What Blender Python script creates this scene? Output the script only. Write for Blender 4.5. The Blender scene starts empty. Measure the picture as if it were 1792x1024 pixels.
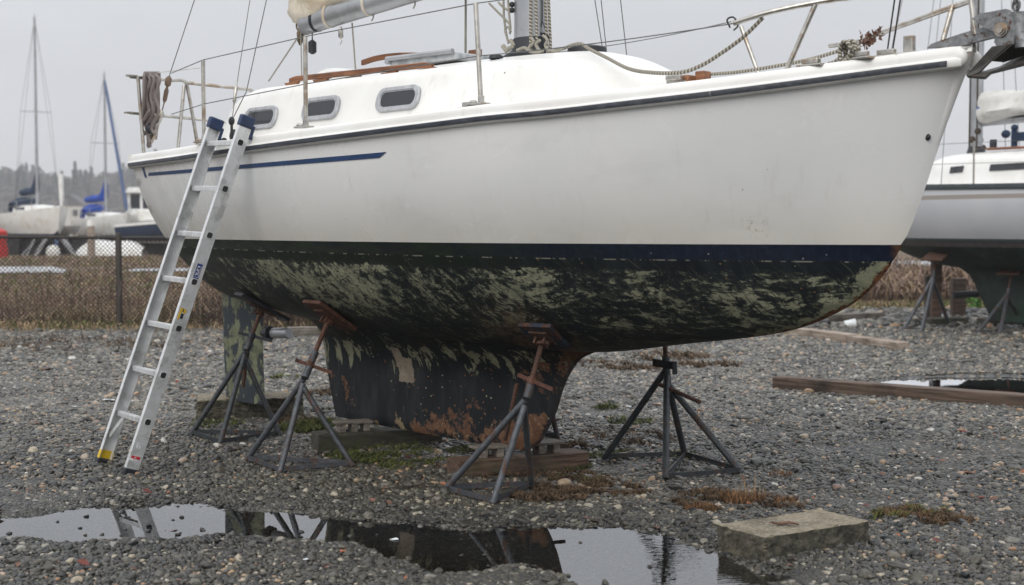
import bpy, bmesh, math, random
import numpy as np
from mathutils import Vector, Matrix
random.seed(7); RNG = np.random.default_rng(11)
SC = bpy.context.scene; COL = SC.collection
R = math.radians

# ------------------------------------------------------------------ camera model (metres; camera stands at the origin looking along +Y)
F, H = 2489.0, 1.55
TH = math.atan(117 / F)
def ray(x, y):
    r = (x - 896) / F; v = (512 - y) / F
    return np.array([r, math.cos(TH) + v * math.sin(TH), -math.sin(TH) + v * math.cos(TH)])
def at(x, y, Y):                       # world point seen at pixel x,y at distance Y
    d = ray(x, y); t = Y / d[1]; return np.array([t * d[0], Y, H + t * d[2]])
def gp(x, y, z=0.0):                   # world point where pixel x,y meets the height z
    d = ray(x, y); t = (z - H) / d[2]; return np.array([t * d[0], t * d[1], z])
BO = np.array([-.05, 8.95]); BU = np.array([.721, -.692]); BN = np.array([-.692, -.721])
def BW(a, w, z): p = BO + a * BU + w * BN; return np.array([p[0], p[1], z])     # boat -> world
def bl(x, y, w):                       # boat point on the lengthwise plane w: (a, z)
    d = ray(x, y); t = (w + BO @ BN) / (d[:2] @ BN); P = t * d[:2]
    return (float((P - BO) @ BU), float(t * d[2] + H))
def bL(x, y, w): a, z = bl(x, y, w); return (a, -w, z)                          # boat-local point
def bA(x, y, a):
    d = ray(x, y); t = (a + BO @ BU) / (d[:2] @ BU); P = t * d[:2]
    return (a, -float((P - BO) @ BN), float(t * d[2] + H))

def pchip(xs, ys):
    xs = np.array(xs, float); ys = np.array(ys, float); h = np.diff(xs); dl = np.diff(ys) / h
    m = np.zeros(len(xs))
    for i in range(1, len(xs) - 1):
        if dl[i-1] * dl[i] > 0:
            w1 = 2*h[i] + h[i-1]; w2 = h[i] + 2*h[i-1]
            m[i] = (w1 + w2) / (w1 / dl[i-1] + w2 / dl[i])
    m[0] = dl[0]; m[-1] = dl[-1]
    def f(x):
        x = min(max(x, xs[0]), xs[-1]); i = min(max(int(np.searchsorted(xs, x)) - 1, 0), len(xs) - 2)
        t = (x - xs[i]) / h[i]
        return float((2*t**3-3*t**2+1)*ys[i] + (t**3-2*t**2+t)*h[i]*m[i] + (-2*t**3+3*t**2)*ys[i+1] + (t**3-t**2)*h[i]*m[i+1])
    return f
def curve(pts, n=8):                   # Catmull-Rom through points
    P = [np.array(p, float) for p in pts]
    P = [2*P[0]-P[1]] + P + [2*P[-1]-P[-2]]; out = []
    for i in range(1, len(P) - 2):
        for k in range(n):
            t = k / n
            out.append(.5*((2*P[i])+(-P[i-1]+P[i+1])*t+(2*P[i-1]-5*P[i]+4*P[i+1]-P[i+2])*t*t+(-P[i-1]+3*P[i]-3*P[i+1]+P[i+2])*t**3))
    out.append(P[-2]); return out
def sag(p, q, s, n=14):
    p = np.array(p, float); q = np.array(q, float); o = []
    for i in range(n + 1):
        t = i / n; v = p + (q - p) * t; v[2] -= 4 * s * t * (1 - t); o.append(v)
    return o

# ------------------------------------------------------------------ node materials
class NT:
    def __init__(s, name):
        s.m = bpy.data.materials.new(name); s.m.use_nodes = True; s.t = s.m.node_tree; s.t.nodes.clear()
    def n(s, typ, ins=None, **kw):
        nd = s.t.nodes.new(typ)
        for k, v in kw.items(): setattr(nd, k, v)
        for k, v in (ins or {}).items(): s.set(nd, k, v)
        return nd
    def set(s, nd, k, v):
        sock = nd.inputs[k]
        if isinstance(v, bpy.types.Node): v = v.outputs[0]
        if isinstance(v, bpy.types.NodeSocket): s.t.links.new(v, sock)
        elif isinstance(v, (tuple, list)) and len(v) == 3 and sock.type == 'RGBA': sock.default_value = (*v, 1)
        else: sock.default_value = v
    def math(s, op, a, b=0.0, c=0.0, clamp=False): return s.n('ShaderNodeMath', {0: a, 1: b, 2: c}, operation=op, use_clamp=clamp).outputs[0]
    def add(s, a, b): return s.math('ADD', a, b)
    def mul(s, a, b): return s.math('MULTIPLY', a, b)
    def step(s, v, lo, hi):            # smooth 0..1
        return s.n('ShaderNodeMapRange', {0: v, 1: lo, 2: hi, 3: 0.0, 4: 1.0}, interpolation_type='SMOOTHSTEP', clamp=True).outputs[0]
    def mix(s, f, a, b):
        nd = s.n('ShaderNodeMix', data_type='RGBA'); s.set(nd, 0, f); s.set(nd, 6, a); s.set(nd, 7, b); return nd.outputs[2]
    def noise(s, vec, scale, detail=4, rough=.55, dist=0.0):
        return s.n('ShaderNodeTexNoise', {'Vector': vec, 'Scale': scale, 'Detail': detail, 'Roughness': rough, 'Distortion': dist}).outputs[0]
    def map(s, vec, scale=(1, 1, 1), rot=(0, 0, 0), loc=(0, 0, 0)):
        return s.n('ShaderNodeMapping', {'Vector': vec, 'Scale': scale, 'Rotation': rot, 'Location': loc}).outputs[0]
    def obj(s): return s.n('ShaderNodeTexCoord').outputs['Object']
    def gen(s): return s.n('ShaderNodeNewGeometry').outputs['Position']
    def attr(s, name): return s.n('ShaderNodeAttribute', attribute_name=name).outputs['Fac']
    def xyz(s, v): return s.n('ShaderNodeSeparateXYZ', {0: v}).outputs
    def ramp(s, v, stops, interp='LINEAR'):
        nd = s.n('ShaderNodeValToRGB', {0: v}); cr = nd.color_ramp; cr.interpolation = interp
        while len(cr.elements) < len(stops): cr.elements.new(.5)
        for e, (p, c) in zip(cr.elements, stops): e.position = p; e.color = (*c, 1)
        return nd.outputs[0]
    def bump(s, h, strength=.3, dist=.01): return s.n('ShaderNodeBump', {'Height': h, 'Strength': strength, 'Distance': dist}).outputs[0]
    def out(s, col, rough=.5, metal=0.0, normal=None, **kw):
        p = s.n('ShaderNodeBsdfPrincipled', {'Base Color': col, 'Roughness': rough, 'Metallic': metal})
        if normal is not None: s.set(p, 'Normal', normal)
        for k, v in kw.items(): s.set(p, k.replace('_', ' '), v)
        o = s.n('ShaderNodeOutputMaterial'); s.t.links.new(p.outputs[0], o.inputs[0]); return s.m
M = {}
def simple(name, col, rough=.5, metal=0.0, var=.25, scale=8.0, dirt=None, bump=.1, dsc=2.5):
    t = NT(name); o = t.gen(); nz = t.noise(o, scale, 6, .6)
    dark = tuple(c * (1 - var) for c in col); lite = tuple(min(1, c * (1 + var * .6)) for c in col)
    c = t.mix(t.step(nz, .3, .7), dark, lite)
    if dirt:
        d = t.step(t.noise(o, dsc, 8, .7), .5, .62); c = t.mix(t.mul(d, .7), c, dirt)
    M[name] = t.out(c, t.math('MULTIPLY_ADD', nz, .25, rough - .12), metal, t.bump(nz, bump, .004)); return M[name]
simple('steel', (.52, .5, .46), .32, .9, .25, 20, (.3, .2, .12), dsc=6)
simple('aluminium', (.74, .75, .76), .42, .45, .10, 14, (.42, .42, .41), dsc=6)
simple('spar_grey', (.42, .43, .45), .35, .55, .12, 6, (.3, .3, .3))
simple('black_plastic', (.012, .014, .018), .5)
simple('dark_rubber', (.02, .022, .03), .55, 0, .3, 10)
simple('navy_plastic', (.012, .03, .09), .45, 0, .3, 10)
simple('wire', (.16, .165, .16), .4, .6)
simple('dark_wire', (.03, .03, .032), .5, .3)
simple('fence_metal', (.05, .042, .037), .7, .2); simple('mesh_wire', (.045, .038, .035), .7, .2)
simple('cream_cloth', (.66, .6, .5), .9, 0, .2, 5, (.38, .3, .2), .4)
simple('white_paint', (.78, .78, .76), .4, 0, .06, 4, (.6, .56, .48))
simple('navy_cloth', (.012, .03, .07), .8)
simple('blue_cloth', (.01, .06, .36), .8)
simple('steel_blue_cloth', (.09, .13, .25), .8)
simple('red_paint', (.5, .02, .015), .5)
simple('green_hull', (.01, .028, .022), .55, 0, .5, 2, (.03, .04, .03))
simple('dark_junk', (.025, .025, .028), .8, 0, .6, 2)
simple('yellow_paint', (.75, .5, .02), .5)
simple('pale_plastic', (.7, .74, .74), .4)
simple('leaf_orange', (.30, .11, .05), .7, 0, .4, 60)
simple('leaf_red', (.15, .035, .025), .7, 0, .4, 60)
simple('leaf_brown', (.16, .08, .055), .7, 0, .5, 60)
simple('needle', (.02, .04, .022), .9, 0, .5, .3)
simple('bare_twig', (.10, .085, .075), .95, 0, .4, .2)
simple('bark', (.06, .045, .035), .9)
simple('tan_siding', (.6, .58, .54), .8)
simple('grey_roof', (.12, .12, .13), .8)

def rust_mat(name, base, amount=.5, metal=.4, rough=.5, sc=9, zs=.35):
    t = NT(name); o = t.gen(); nz = t.noise(t.map(o, (1, 1, zs)), sc, 8, .65); fine = t.noise(o, 60, 6, .7)
    m = t.step(t.add(t.mul(nz, .75), t.mul(fine, .25)), 1 - amount - .06, 1 - amount + .03)
    rc = t.mix(t.step(fine, .35, .65), (.032, .017, .012), (.115, .054, .032))
    bc = t.mix(t.step(t.noise(o, 30, 6, .6), .35, .7), tuple(c * .6 for c in base), base)
    c = t.mix(m, bc, rc)
    M[name] = t.out(c, t.math('MULTIPLY_ADD', m, .3, rough), t.mul(t.math('SUBTRACT', 1.0, m), metal), t.bump(t.add(fine, m), .35, .003))
rust_mat('stand_steel', (.105, .115, .13), .43, .4, .5, 13)
rust_mat('stand_dark', (.06, .068, .075), .40, .4, .5, 13)
rust_mat('pad_rusty', (.02, .034, .06), .44, .1, .7, 10)
rust_mat('rusty', (.12, .05, .03), .75)
rust_mat('rust_red', (.13, .055, .035), .45, .1, .7)
rust_mat('anchor_steel', (.30, .31, .32), .42, .5, .45, 34, 1)
rust_mat('anchor_dark', (.075, .072, .065), .40, .4, .5, 22, 1)
def stemmat():
    t = NT('stem_white'); o = t.obj(); z = t.xyz(o)[2]; n1 = t.noise(t.map(o, (6, 6, 1.5)), 3, 7, .7)
    m = t.mul(t.step(t.add(z, t.mul(t.math('SUBTRACT', n1, .5), .5)), 2.28, 2.42), .75)
    c = t.mix(m, (.70, .70, .69), t.mix(t.step(n1, .4, .6), (.30, .16, .07), (.46, .33, .19)))
    low = t.mul(t.math('SUBTRACT', 1.0, t.step(t.add(z, t.mul(n1, .2)), 1.60, 1.68)), t.step(t.noise(o, 14, 8, .7), .5, .54)); c = t.mix(low, c, (.02, .03, .06))
    M['stem_white'] = t.out(c, .35)
stemmat()

def wood_mat(name, a, b, rough=.7, moss=0.0):
    t = NT(name); o = t.obj(); g = t.noise(t.map(o, (1.2, 30, 30)), 1.6, 8, .65, .6); n2 = t.noise(o, 3, 5, .6)
    c = t.mix(t.step(g, .35, .68), a, b); c = t.mix(t.step(n2, .5, .75), c, tuple(x * .55 for x in a))
    if moss: c = t.mix(t.mul(t.step(t.noise(o, 5, 7, .7), .52, .64), moss), c, (.05, .065, .02))
    M[name] = t.out(c, rough, 0, t.bump(g, .5, .006))
wood_mat('teak', (.13, .048, .02), (.32, .135, .06), .55)
wood_mat('red_timber', (.045, .026, .018), (.15, .09, .062), .75, .35)
wood_mat('grey_timber', (.10, .085, .07), (.27, .235, .20), .75, .3)
wood_mat('dark_timber', (.03, .026, .02), (.075, .065, .048), .8, .5)
wood_mat('tan_timber', (.22, .17, .13), (.42, .35, .29), .75)
wood_mat('brown_timber', (.06, .04, .03), (.17, .115, .085), .75)

def concrete():
    t = NT('concrete'); o = t.obj(); n1 = t.noise(o, 5, 8, .65); n2 = t.noise(o, 60, 5, .7)
    v = t.n('ShaderNodeTexVoronoi', {'Vector': o, 'Scale': 75.0}).outputs['Color']
    nz = t.xyz(t.n('ShaderNodeNewGeometry').outputs['Normal'])[2]
    c = t.mix(t.step(n1, .35, .65), (.14, .118, .083), (.28, .238, .17))
    c = t.mix(t.mul(t.step(t.xyz(v)[0], .75, .8), .5), c, (.38, .35, .29)); c = t.mix(t.step(n2, .58, .66), c, (.09, .08, .06))
    side = t.math('SUBTRACT', 1.0, t.step(nz, .3, .8))      # moss and algae grow on the upright faces
    c = t.mix(t.mul(side, t.step(t.add(t.mul(n1, .6), t.mul(n2, .4)), .30, .52)), c, t.mix(t.step(t.noise(o, 22, 8, .75), .4, .62), (.028, .026, .018), (.105, .095, .068)))
    h = t.add(n2, t.mul(n1, .5)); M['concrete'] = t.out(c, .85, 0, t.bump(h, .8, .012))
concrete()

def gelcoat():
    t = NT('gelcoat'); o = t.obj(); z = t.xyz(o)[2]; a = t.xyz(o)[0]
    n1 = t.noise(o, 1.1, 5, .55); n2 = t.noise(t.map(o, (3, 3, .5)), 5, 6, .6)
    c = t.mix(t.step(n1, .3, .7), (.73, .738, .742), (.79, .79, .78))
    # tannin stain above the waterline
    st = t.mul(t.math('SUBTRACT', 1.0, t.step(t.add(z, t.mul(t.math('SUBTRACT', n2, .5), .3)), 1.46, 1.78)), t.math('MULTIPLY_ADD', n2, .9, .15))
    c = t.mix(t.mul(st, .5), c, (.70, .62, .46))
    rain = t.noise(t.map(o, (9, 9, .4)), 2.0, 6, .65); c = t.mix(t.mul(t.step(rain, .56, .74), .20), c, (.50, .48, .42)); grime = t.noise(t.map(o, (1, 1, 2.5)), 1.7, 9, .7); c = t.mix(t.mul(t.step(grime, .52, .68), .13), c, (.45, .45, .42))
    # chalky blotches towards the stern, with mottled reflections painted into the colour
    aft = t.math('SUBTRACT', 1.0, t.step(a, -3.1, -1.5))
    bl_ = t.mul(aft, t.step(t.noise(o, 2.6, 3, .5, .5), .52, .58)); c = t.mix(t.mul(bl_, .5), c, (.86, .86, .86))
    yl = t.mul(aft, t.step(t.noise(t.map(o, (1, 1, .6)), 3.3, 5, .6), .55, .7)); c = t.mix(t.mul(yl, .45), c, (.50, .46, .36))
    # chips, nicks, scuffs
    v = t.n('ShaderNodeTexVoronoi', {'Vector': o, 'Scale': 7.0}); d = v.outputs['Distance']; vc = t.xyz(v.outputs['Color'])
    chip = t.mul(t.math('LESS_THAN', t.add(d, t.mul(t.noise(o, 60, 3), .04)), .045), t.math('GREATER_THAN', vc[0], .55)); c = t.mix(t.mul(chip, .85), c, (.07, .06, .05))
    sc_ = t.noise(t.map(o, (60, 60, 60), (0, .5, 0)), 1.0, 2); ns = t.noise(t.map(o, (2.5, 1, 14), (0, .45, 0)), 2.2, 8, .7)
    scr = t.mul(t.step(ns, .715, .73), .55); c = t.mix(scr, c, (.36, .36, .35))
    # a worn spot near the bow
    px = t.math('SUBTRACT', a, 2.16); pz = t.math('SUBTRACT', z, 1.545)
    dist = t.math('SQRT', t.add(t.mul(px, px), t.mul(t.mul(pz, pz), 1.6)))
    worn = t.mul(t.math('SUBTRACT', 1.0, t.step(dist, .02, .10)), t.step(t.noise(o, 34, 8, .75), .54, .58)); c = t.mix(t.mul(worn, .6), c, (.36, .31, .2))
    rough = t.math('MULTIPLY_ADD', t.noise(o, 3, 6), .3, .1)
    M['gelcoat'] = t.out(c, rough, 0, t.bump(t.noise(o, 1.6, 2), .12, .02), Coat_Weight=.35, Coat_Roughness=.08)
gelcoat()
def deckwhite():
    t = NT('deck_white'); o = t.obj(); n1 = t.noise(o, 2.2, 7, .62)
    c = t.mix(t.step(n1, .35, .7), (.76, .75, .72), (.84, .84, .82))
    s = t.noise(t.map(o, (7, 7, .8)), 2.0, 6, .65); c = t.mix(t.mul(t.step(s, .56, .74), .36), c, (.5, .46, .38))
    v = t.n('ShaderNodeTexVoronoi', {'Vector': o, 'Scale': 5.0}); chip = t.mul(t.math('LESS_THAN', v.outputs['Distance'], .03), t.math('GREATER_THAN', t.xyz(v.outputs['Color'])[0], .7))
    c = t.mix(chip, c, (.12, .11, .09))
    M['deck_white'] = t.out(c, .38, 0, t.bump(n1, .08, .01), Coat_Weight=.15, Coat_Roughness=.15)
deckwhite()
def rubstrip():
    t = NT('rub_strip'); o = t.obj(); n1 = t.noise(t.map(o, (1.5, 20, 20)), 3, 7, .65)
    c = t.mix(t.step(n1, .4, .7), (.02, .025, .036), (.06, .068, .082))
    n3 = t.noise(t.map(o, (40, 3, 3)), 1.0, 4, .7); c = t.mix(t.mul(t.step(n3, .68, .72), .6), c, (.3, .3, .3))
    M['rub_strip'] = t.out(c, .42)
rubstrip()

def underbody():
    t = NT('antifouling'); uv = t.n('ShaderNodeUVMap', uv_map='girth').outputs[0]; g = t.xyz(uv)[1]; a = t.xyz(uv)[0]
    o = t.obj(); z = t.xyz(o)[2]; stem = t.attr('stem'); w = t.n('ShaderNodeCombineXYZ', {0: a, 1: g, 2: 0.0}).outputs[0]
    warp = t.n('ShaderNodeTexNoise', {'Vector': w, 'Scale': 2.0, 'Detail': 2.0}).outputs['Color']
    wv = t.n('ShaderNodeVectorMath', {0: w, 1: t.n('ShaderNodeVectorMath', {0: warp, 'Scale': .26}, operation='SCALE').outputs[0]}, operation='ADD').outputs[0]
    rv = t.map(wv, (1, 1, 1), (0, 0, R(-61)))           # x' runs along the scraper strokes
    stroke = t.noise(t.map(rv, (1.9, 6.6, 1)), 3.6, 12, .80, .3)
    fine = t.noise(w, 15, 10, .72); big = t.noise(w, 1.7, 3, .5); hz = t.noise(t.map(wv, (1.6, 7, 1), (0, 0, R(-10))), 3.2, 12, .79, .3); stroke = t.n('ShaderNodeMix', {0: t.mul(t.step(t.add(a, t.mul(t.noise(w, 1.1, 4), 2.6)), 1.3, 2.6), .72), 2: stroke, 3: hz}).outputs[0]
    blot = t.noise(t.map(wv, (1.0, 1.25, 1)), 9.0, 12, .78, .7); val = t.add(t.add(t.mul(stroke, .37), t.mul(fine, .17)), t.add(t.mul(big, .22), t.add(t.mul(hz, .10), t.mul(blot, .30))))
    bias = t.ramp(g, [(0.0, (.36,)*3), (.035, (.40,)*3), (.085, (.535,)*3), (.28, (.545,)*3), (.42, (.53,)*3), (.62, (.50,)*3), (.80, (.505,)*3), (1.0, (.46,)*3)])
    bowfade = t.ramp(t.math('MULTIPLY_ADD', a, 1/6.4, .52), [(0.0, (.46,)*3), (.22, (.49,)*3), (.32, (.51,)*3), (.62, (.51,)*3), (.78, (.505,)*3), (.92, (.49,)*3), (1.0, (.475,)*3)])
    val = t.add(val, t.add(t.math('SUBTRACT', t.xyz(bias)[0], .5), t.math('SUBTRACT', t.xyz(bowfade)[0], .5)))
    m = t.mul(t.step(val, .634, .642), t.math('SUBTRACT', 1.0, t.mul(t.step(t.noise(w, 38, 6, .75), .54, .58), .85)))
    # two dark lines left by slings, drawn into the paint
    def band(a0, g0, ang, wid):
        q = t.xyz(t.map(w, (1, 1, 1), (0, 0, R(ang)), (0, 0, 0)))
        c0 = math.cos(R(ang)); s0 = math.sin(R(ang)); y0 = s0 * a0 + c0 * g0
        return t.math('LESS_THAN', t.math('ABSOLUTE', t.math('SUBTRACT', t.add(q[1], t.mul(t.math('SUBTRACT', fine, .5), .05)), y0)), wid)
    bd = t.mul(band(1.25, .27, 21, .016), t.mul(t.math('GREATER_THAN', a, .95), t.math('LESS_THAN', a, 1.55)))
    m = t.mul(m, t.math('SUBTRACT', 1.0, bd))
    base = t.ramp(t.noise(t.map(w, (2, 1, 1)), 3, 9, .7), [(.3, (.005, .007, .010)), (.5, (.011, .015, .019)), (.62, (.02, .026, .03)), (.78, (.034, .042, .046))])
    vst = t.noise(t.map(w, (34, 1.6, 1)), 1, 5, .6); base = t.mix(t.mul(t.step(vst, .54, .68), .45), base, (.04, .048, .058))
    gr = t.mul(t.math('SUBTRACT', 1.0, t.step(g, .03, .14)), t.math('SUBTRACT', 1.0, t.step(a, .2, 1.6))); base = t.mix(t.mul(gr, .75), base, (.014, .022, .012))
    pc = t.ramp(t.noise(w, 6, 8, .7), [(.3, (.20, .215, .155)), (.45, (.30, .31, .22)), (.58, (.41, .415, .29)), (.7, (.46, .43, .31)), (.82, (.37, .27, .18))])
    pc = t.mix(t.mul(t.step(t.noise(w, 45, 5, .7), .5, .7), .4), pc, (.12, .12, .085))
    halo = t.mul(t.step(val, .575, .63), t.step(t.noise(w, 30, 7, .75), .40, .58)); base = t.mix(t.mul(halo, .75), base, t.mix(t.step(blot, .4, .6), (.045, .055, .045), (.095, .105, .075)))
    spk = t.mul(t.step(t.noise(w, 70, 5, .7), .63, .67), t.step(val, .53, .60)); base = t.mix(t.mul(spk, .8), base, (.26, .265, .18))
    c = t.mix(m, base, pc)
    # fine scratches along the strokes
    s2 = t.noise(t.map(rv, (2.2, 55, 1)), 1.6, 7, .7); c = t.mix(t.mul(t.step(s2, .60, .66), .45), c, (.22, .215, .15))
    s3 = t.noise(t.map(rv, (1.0, 22, 1), (0, 0, R(6))), 1.9, 8, .7); c = t.mix(t.mul(t.step(s3, .60, .63), .85), c, (.009, .011, .014))
    # flecks of old primer
    v = t.n('ShaderNodeTexVoronoi', {'Vector': w, 'Scale': 26.0}); fl = t.mul(t.math('LESS_THAN', t.add(v.outputs['Distance'], t.mul(t.math('SUBTRACT', fine, .5), .3)), .10), t.math('GREATER_THAN', t.xyz(v.outputs['Color'])[1], .62)); c = t.mix(fl, c, (.25, .25, .17))
    fr = t.mul(t.math('LESS_THAN', t.add(v.outputs['Distance'], t.mul(t.math('SUBTRACT', fine, .5), .3)), .09), t.math('GREATER_THAN', t.xyz(v.outputs['Color'])[2], .93)); c = t.mix(fr, c, (.33, .16, .07))
    # worn paint line just under the boot stripe
    ln = t.mul(t.mul(t.math('GREATER_THAN', g, .002), t.math('LESS_THAN', g, .0095)), t.step(t.noise(t.map(w, (5, .1, 1)), 1.6, 6, .7), .5, .54)); c = t.mix(t.mul(ln, .6), c, (.42, .41, .33))
    # worn stem and forefoot
    e = t.add(stem, t.mul(t.math('SUBTRACT', t.noise(o, 14, 7, .7), .5), .14)); e2 = t.add(stem, t.mul(t.math('SUBTRACT', t.noise(o, 9, 8, .75), .5), .34))
    c = t.mix(t.math('SUBTRACT', 1.0, t.step(e2, .055, .075)), c, t.mix(t.step(fine, .4, .6), (.17, .19, .13), (.27, .27, .18)))
    ed = t.math('SUBTRACT', 1.0, t.step(e, .022, .034)); c = t.mix(ed, c, t.mix(t.step(t.noise(o, 40, 6, .7), .42, .58), (.035, .018, .012), (.17, .075, .035)))
    # rusty garboard ahead of the keel
    rx = t.math('SUBTRACT', a, .62); rd = t.add(t.mul(rx, rx), t.math('POWER', t.math('SUBTRACT', z, .80), 2.0))
    rm = t.mul(t.math('SUBTRACT', 1.0, t.step(rd, .01, .16)), t.step(t.noise(o, 7, 9, .75), .44, .54)); c = t.mix(t.mul(rm, .8), c, t.mix(t.step(fine, .4, .6), (.09, .05, .03), (.2, .15, .09)))
    M['antifouling'] = t.out(c, t.math('MULTIPLY_ADD', m, .2, .5), 0, t.bump(t.add(m, t.mul(fine, .5)), .5, .005), Specular_IOR_Level=.22)
    # ---- boot stripe
    t = NT('boot_stripe'); o = t.obj(); a = t.xyz(o)[0]; z = t.xyz(o)[2]; n1 = t.noise(t.map(o, (30, 30, 1.2)), 1.2, 6, .65)
    blue = t.mix(t.step(n1, .42, .66), (.004, .008, .021), (.010, .018, .039))
    murk = t.mix(t.step(t.noise(t.map(o, (3, 3, 8)), 2, 7, .7), .4, .6), (.010, .014, .016), (.02, .03, .018))
    c = t.mix(t.step(t.add(a, t.mul(t.noise(o, 2, 6, .7), 1.6)), .9, 2.6), murk, blue)
    s = t.noise(t.map(o, (3, 3, 60)), 1.5, 8, .7); c = t.mix(t.mul(t.step(s, .66, .7), .7), c, (.32, .33, .27))
    rs = t.mul(t.step(t.add(a, t.mul(t.noise(o, 12, 6, .7), .1)), 2.74, 2.77), t.step(t.noise(o, 16, 6, .7), .42, .5)); c = t.mix(rs, c, (.09, .045, .025))
    v = t.n('ShaderNodeTexVoronoi', {'Vector': o, 'Scale': 22.0}); c = t.mix(t.mul(t.math('LESS_THAN', v.outputs['Distance'], .1), t.math('GREATER_THAN', t.xyz(v.outputs['Color'])[1], .8)), c, (.3, .32, .3))
    M['boot_stripe'] = t.out(c, .42, 0, t.bump(n1, .1, .003), Specular_IOR_Level=.3)
    # ---- keel
    t = NT('keel_paint'); o = t.obj(); X = t.xyz(o); a, z = X[0], X[2]
    f = t.noise(o, 16, 10, .75); n1 = t.noise(t.map(o, (3, 3, .7)), 2.4, 8, .65)
    base = t.ramp(n1, [(.3, (.005, .007, .009)), (.5, (.010, .013, .016)), (.62, (.024, .027, .029)), (.75, (.045, .046, .043))])
    base = t.mix(t.step(z, .58, .72), base, (.008, .010, .013))
    # pale runs from the hull joint
    run = t.noise(t.map(o, (9, 9, 1.5)), 1.3, 8, .7); hm = t.mul(t.step(z, .45, .70), t.math('SUBTRACT', 1.0, t.step(z, .74, .80)))
    c = t.mix(t.step(t.add(run, t.mul(hm, .14)), .665, .68), base, (.22, .22, .15))
    yy_ = t.math('ABSOLUTE', X[1]); gk = t.n('ShaderNodeCombineXYZ', {0: a, 1: t.math('SUBTRACT', yy_, z), 2: 0.0}).outputs[0]; gb = t.noise(t.map(gk, (1.6, 3.2, 1), (0, 0, R(-25))), 4.2, 12, .78, .5); up_m = t.step(z, .60, .78)
    c = t.mix(t.mul(t.step(t.add(gb, t.mul(up_m, .06)), .622, .634), t.step(z, .58, .66)), c, t.mix(t.step(f, .4, .6), (.2, .205, .14), (.36, .36, .25)))
    # rust scale low down and along the leading edge
    low = t.math('SUBTRACT', 1.0, t.step(z, .12, .52)); le = t.attr('stem'); fwd = t.math('SUBTRACT', 1.0, t.step(le, .02, .62))
    mid = t.math('SUBTRACT', 1.0, t.step(t.math('ABSOLUTE', t.math('SUBTRACT', a, -.22)), .2, .75))
    rv = t.add(t.add(t.mul(f, .48), t.mul(t.noise(o, 3.6, 7, .62), .52)), t.add(t.mul(low, t.math('MULTIPLY_ADD', mid, .07, .035)), t.mul(fwd, .085)))
    rm = t.step(rv, .592, .606); rust = t.ramp(t.noise(o, 22, 9, .8), [(.3, (.03, .02, .016)), (.42, (.10, .045, .026)), (.52, (.125, .064, .038)), (.62, (.19, .115, .066)), (.72, (.30, .26, .17))])
    c = t.mix(rm, c, rust)
    pr = t.step(t.add(t.mul(f, .6), t.add(t.mul(low, .12), t.mul(t.noise(o, 6, 5), .35))), .655, .67); c = t.mix(t.mul(pr, t.step(low, .35, .6)), c, t.mix(t.step(f, .45, .6), (.28, .26, .17), (.2, .14, .08)))
    # one big peeled patch
    def box(a0, z0, ha, hz_):
        da = t.math('DIVIDE', t.math('ABSOLUTE', t.math('SUBTRACT', a, a0)), ha); dz = t.math('DIVIDE', t.math('ABSOLUTE', t.math('SUBTRACT', z, z0)), hz_)
        return t.math('LESS_THAN', t.add(t.math('MAXIMUM', da, dz), t.mul(t.math('SUBTRACT', f, .5), .9)), 1.0)
    pt = t.math('MAXIMUM', box(-.865, .585, .075, .085), box(-.915, .665, .045, .07)); c = t.mix(pt, c, t.mix(t.step(f, .35, .65), (.2, .16, .12), (.3, .26, .2)))
    v = t.n('ShaderNodeTexVoronoi', {'Vector': o, 'Scale': 20.0}); fl = t.mul(t.math('LESS_THAN', t.add(v.outputs['Distance'], t.mul(t.math('SUBTRACT', f, .5), .35)), .12), t.math('GREATER_THAN', t.xyz(v.outputs['Color'])[1], .72)); c = t.mix(fl, c, t.mix(t.math('GREATER_THAN', t.xyz(v.outputs['Color'])[0], .5), (.24, .11, .05), (.3, .28, .2)))
    ed = t.math('SUBTRACT', 1.0, t.step(t.add(le, t.mul(t.math('SUBTRACT', f, .5), .06)), .02, .035)); c = t.mix(t.mul(ed, .8), c, (.02, .018, .018))
    M['keel_paint'] = t.out(c, .55, 0, t.bump(t.add(rm, f), .5, .006), Specular_IOR_Level=.25)
    # ---- rudder
    t = NT('rudder_paint'); o = t.obj(); f = t.noise(o, 15, 10, .75); b = t.noise(t.map(o, (1.6, 1.6, 1)), 5.2, 6, .6)
    c = t.mix(t.step(t.add(t.mul(b, .7), t.mul(f, .3)), .49, .52), (.018, .026, .034), t.mix(t.step(f, .4, .6), (.09, .10, .055), (.17, .18, .11)))
    c = t.mix(t.step(t.noise(t.map(o, (1, 1, .6)), 11, 9, .7), .61, .64), c, t.mix(t.step(f, .45, .6), (.21, .11, .04), (.28, .28, .2)))
    M['rudder_paint'] = t.out(c, .6, 0, t.bump(f, .3, .004))
underbody()

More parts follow.
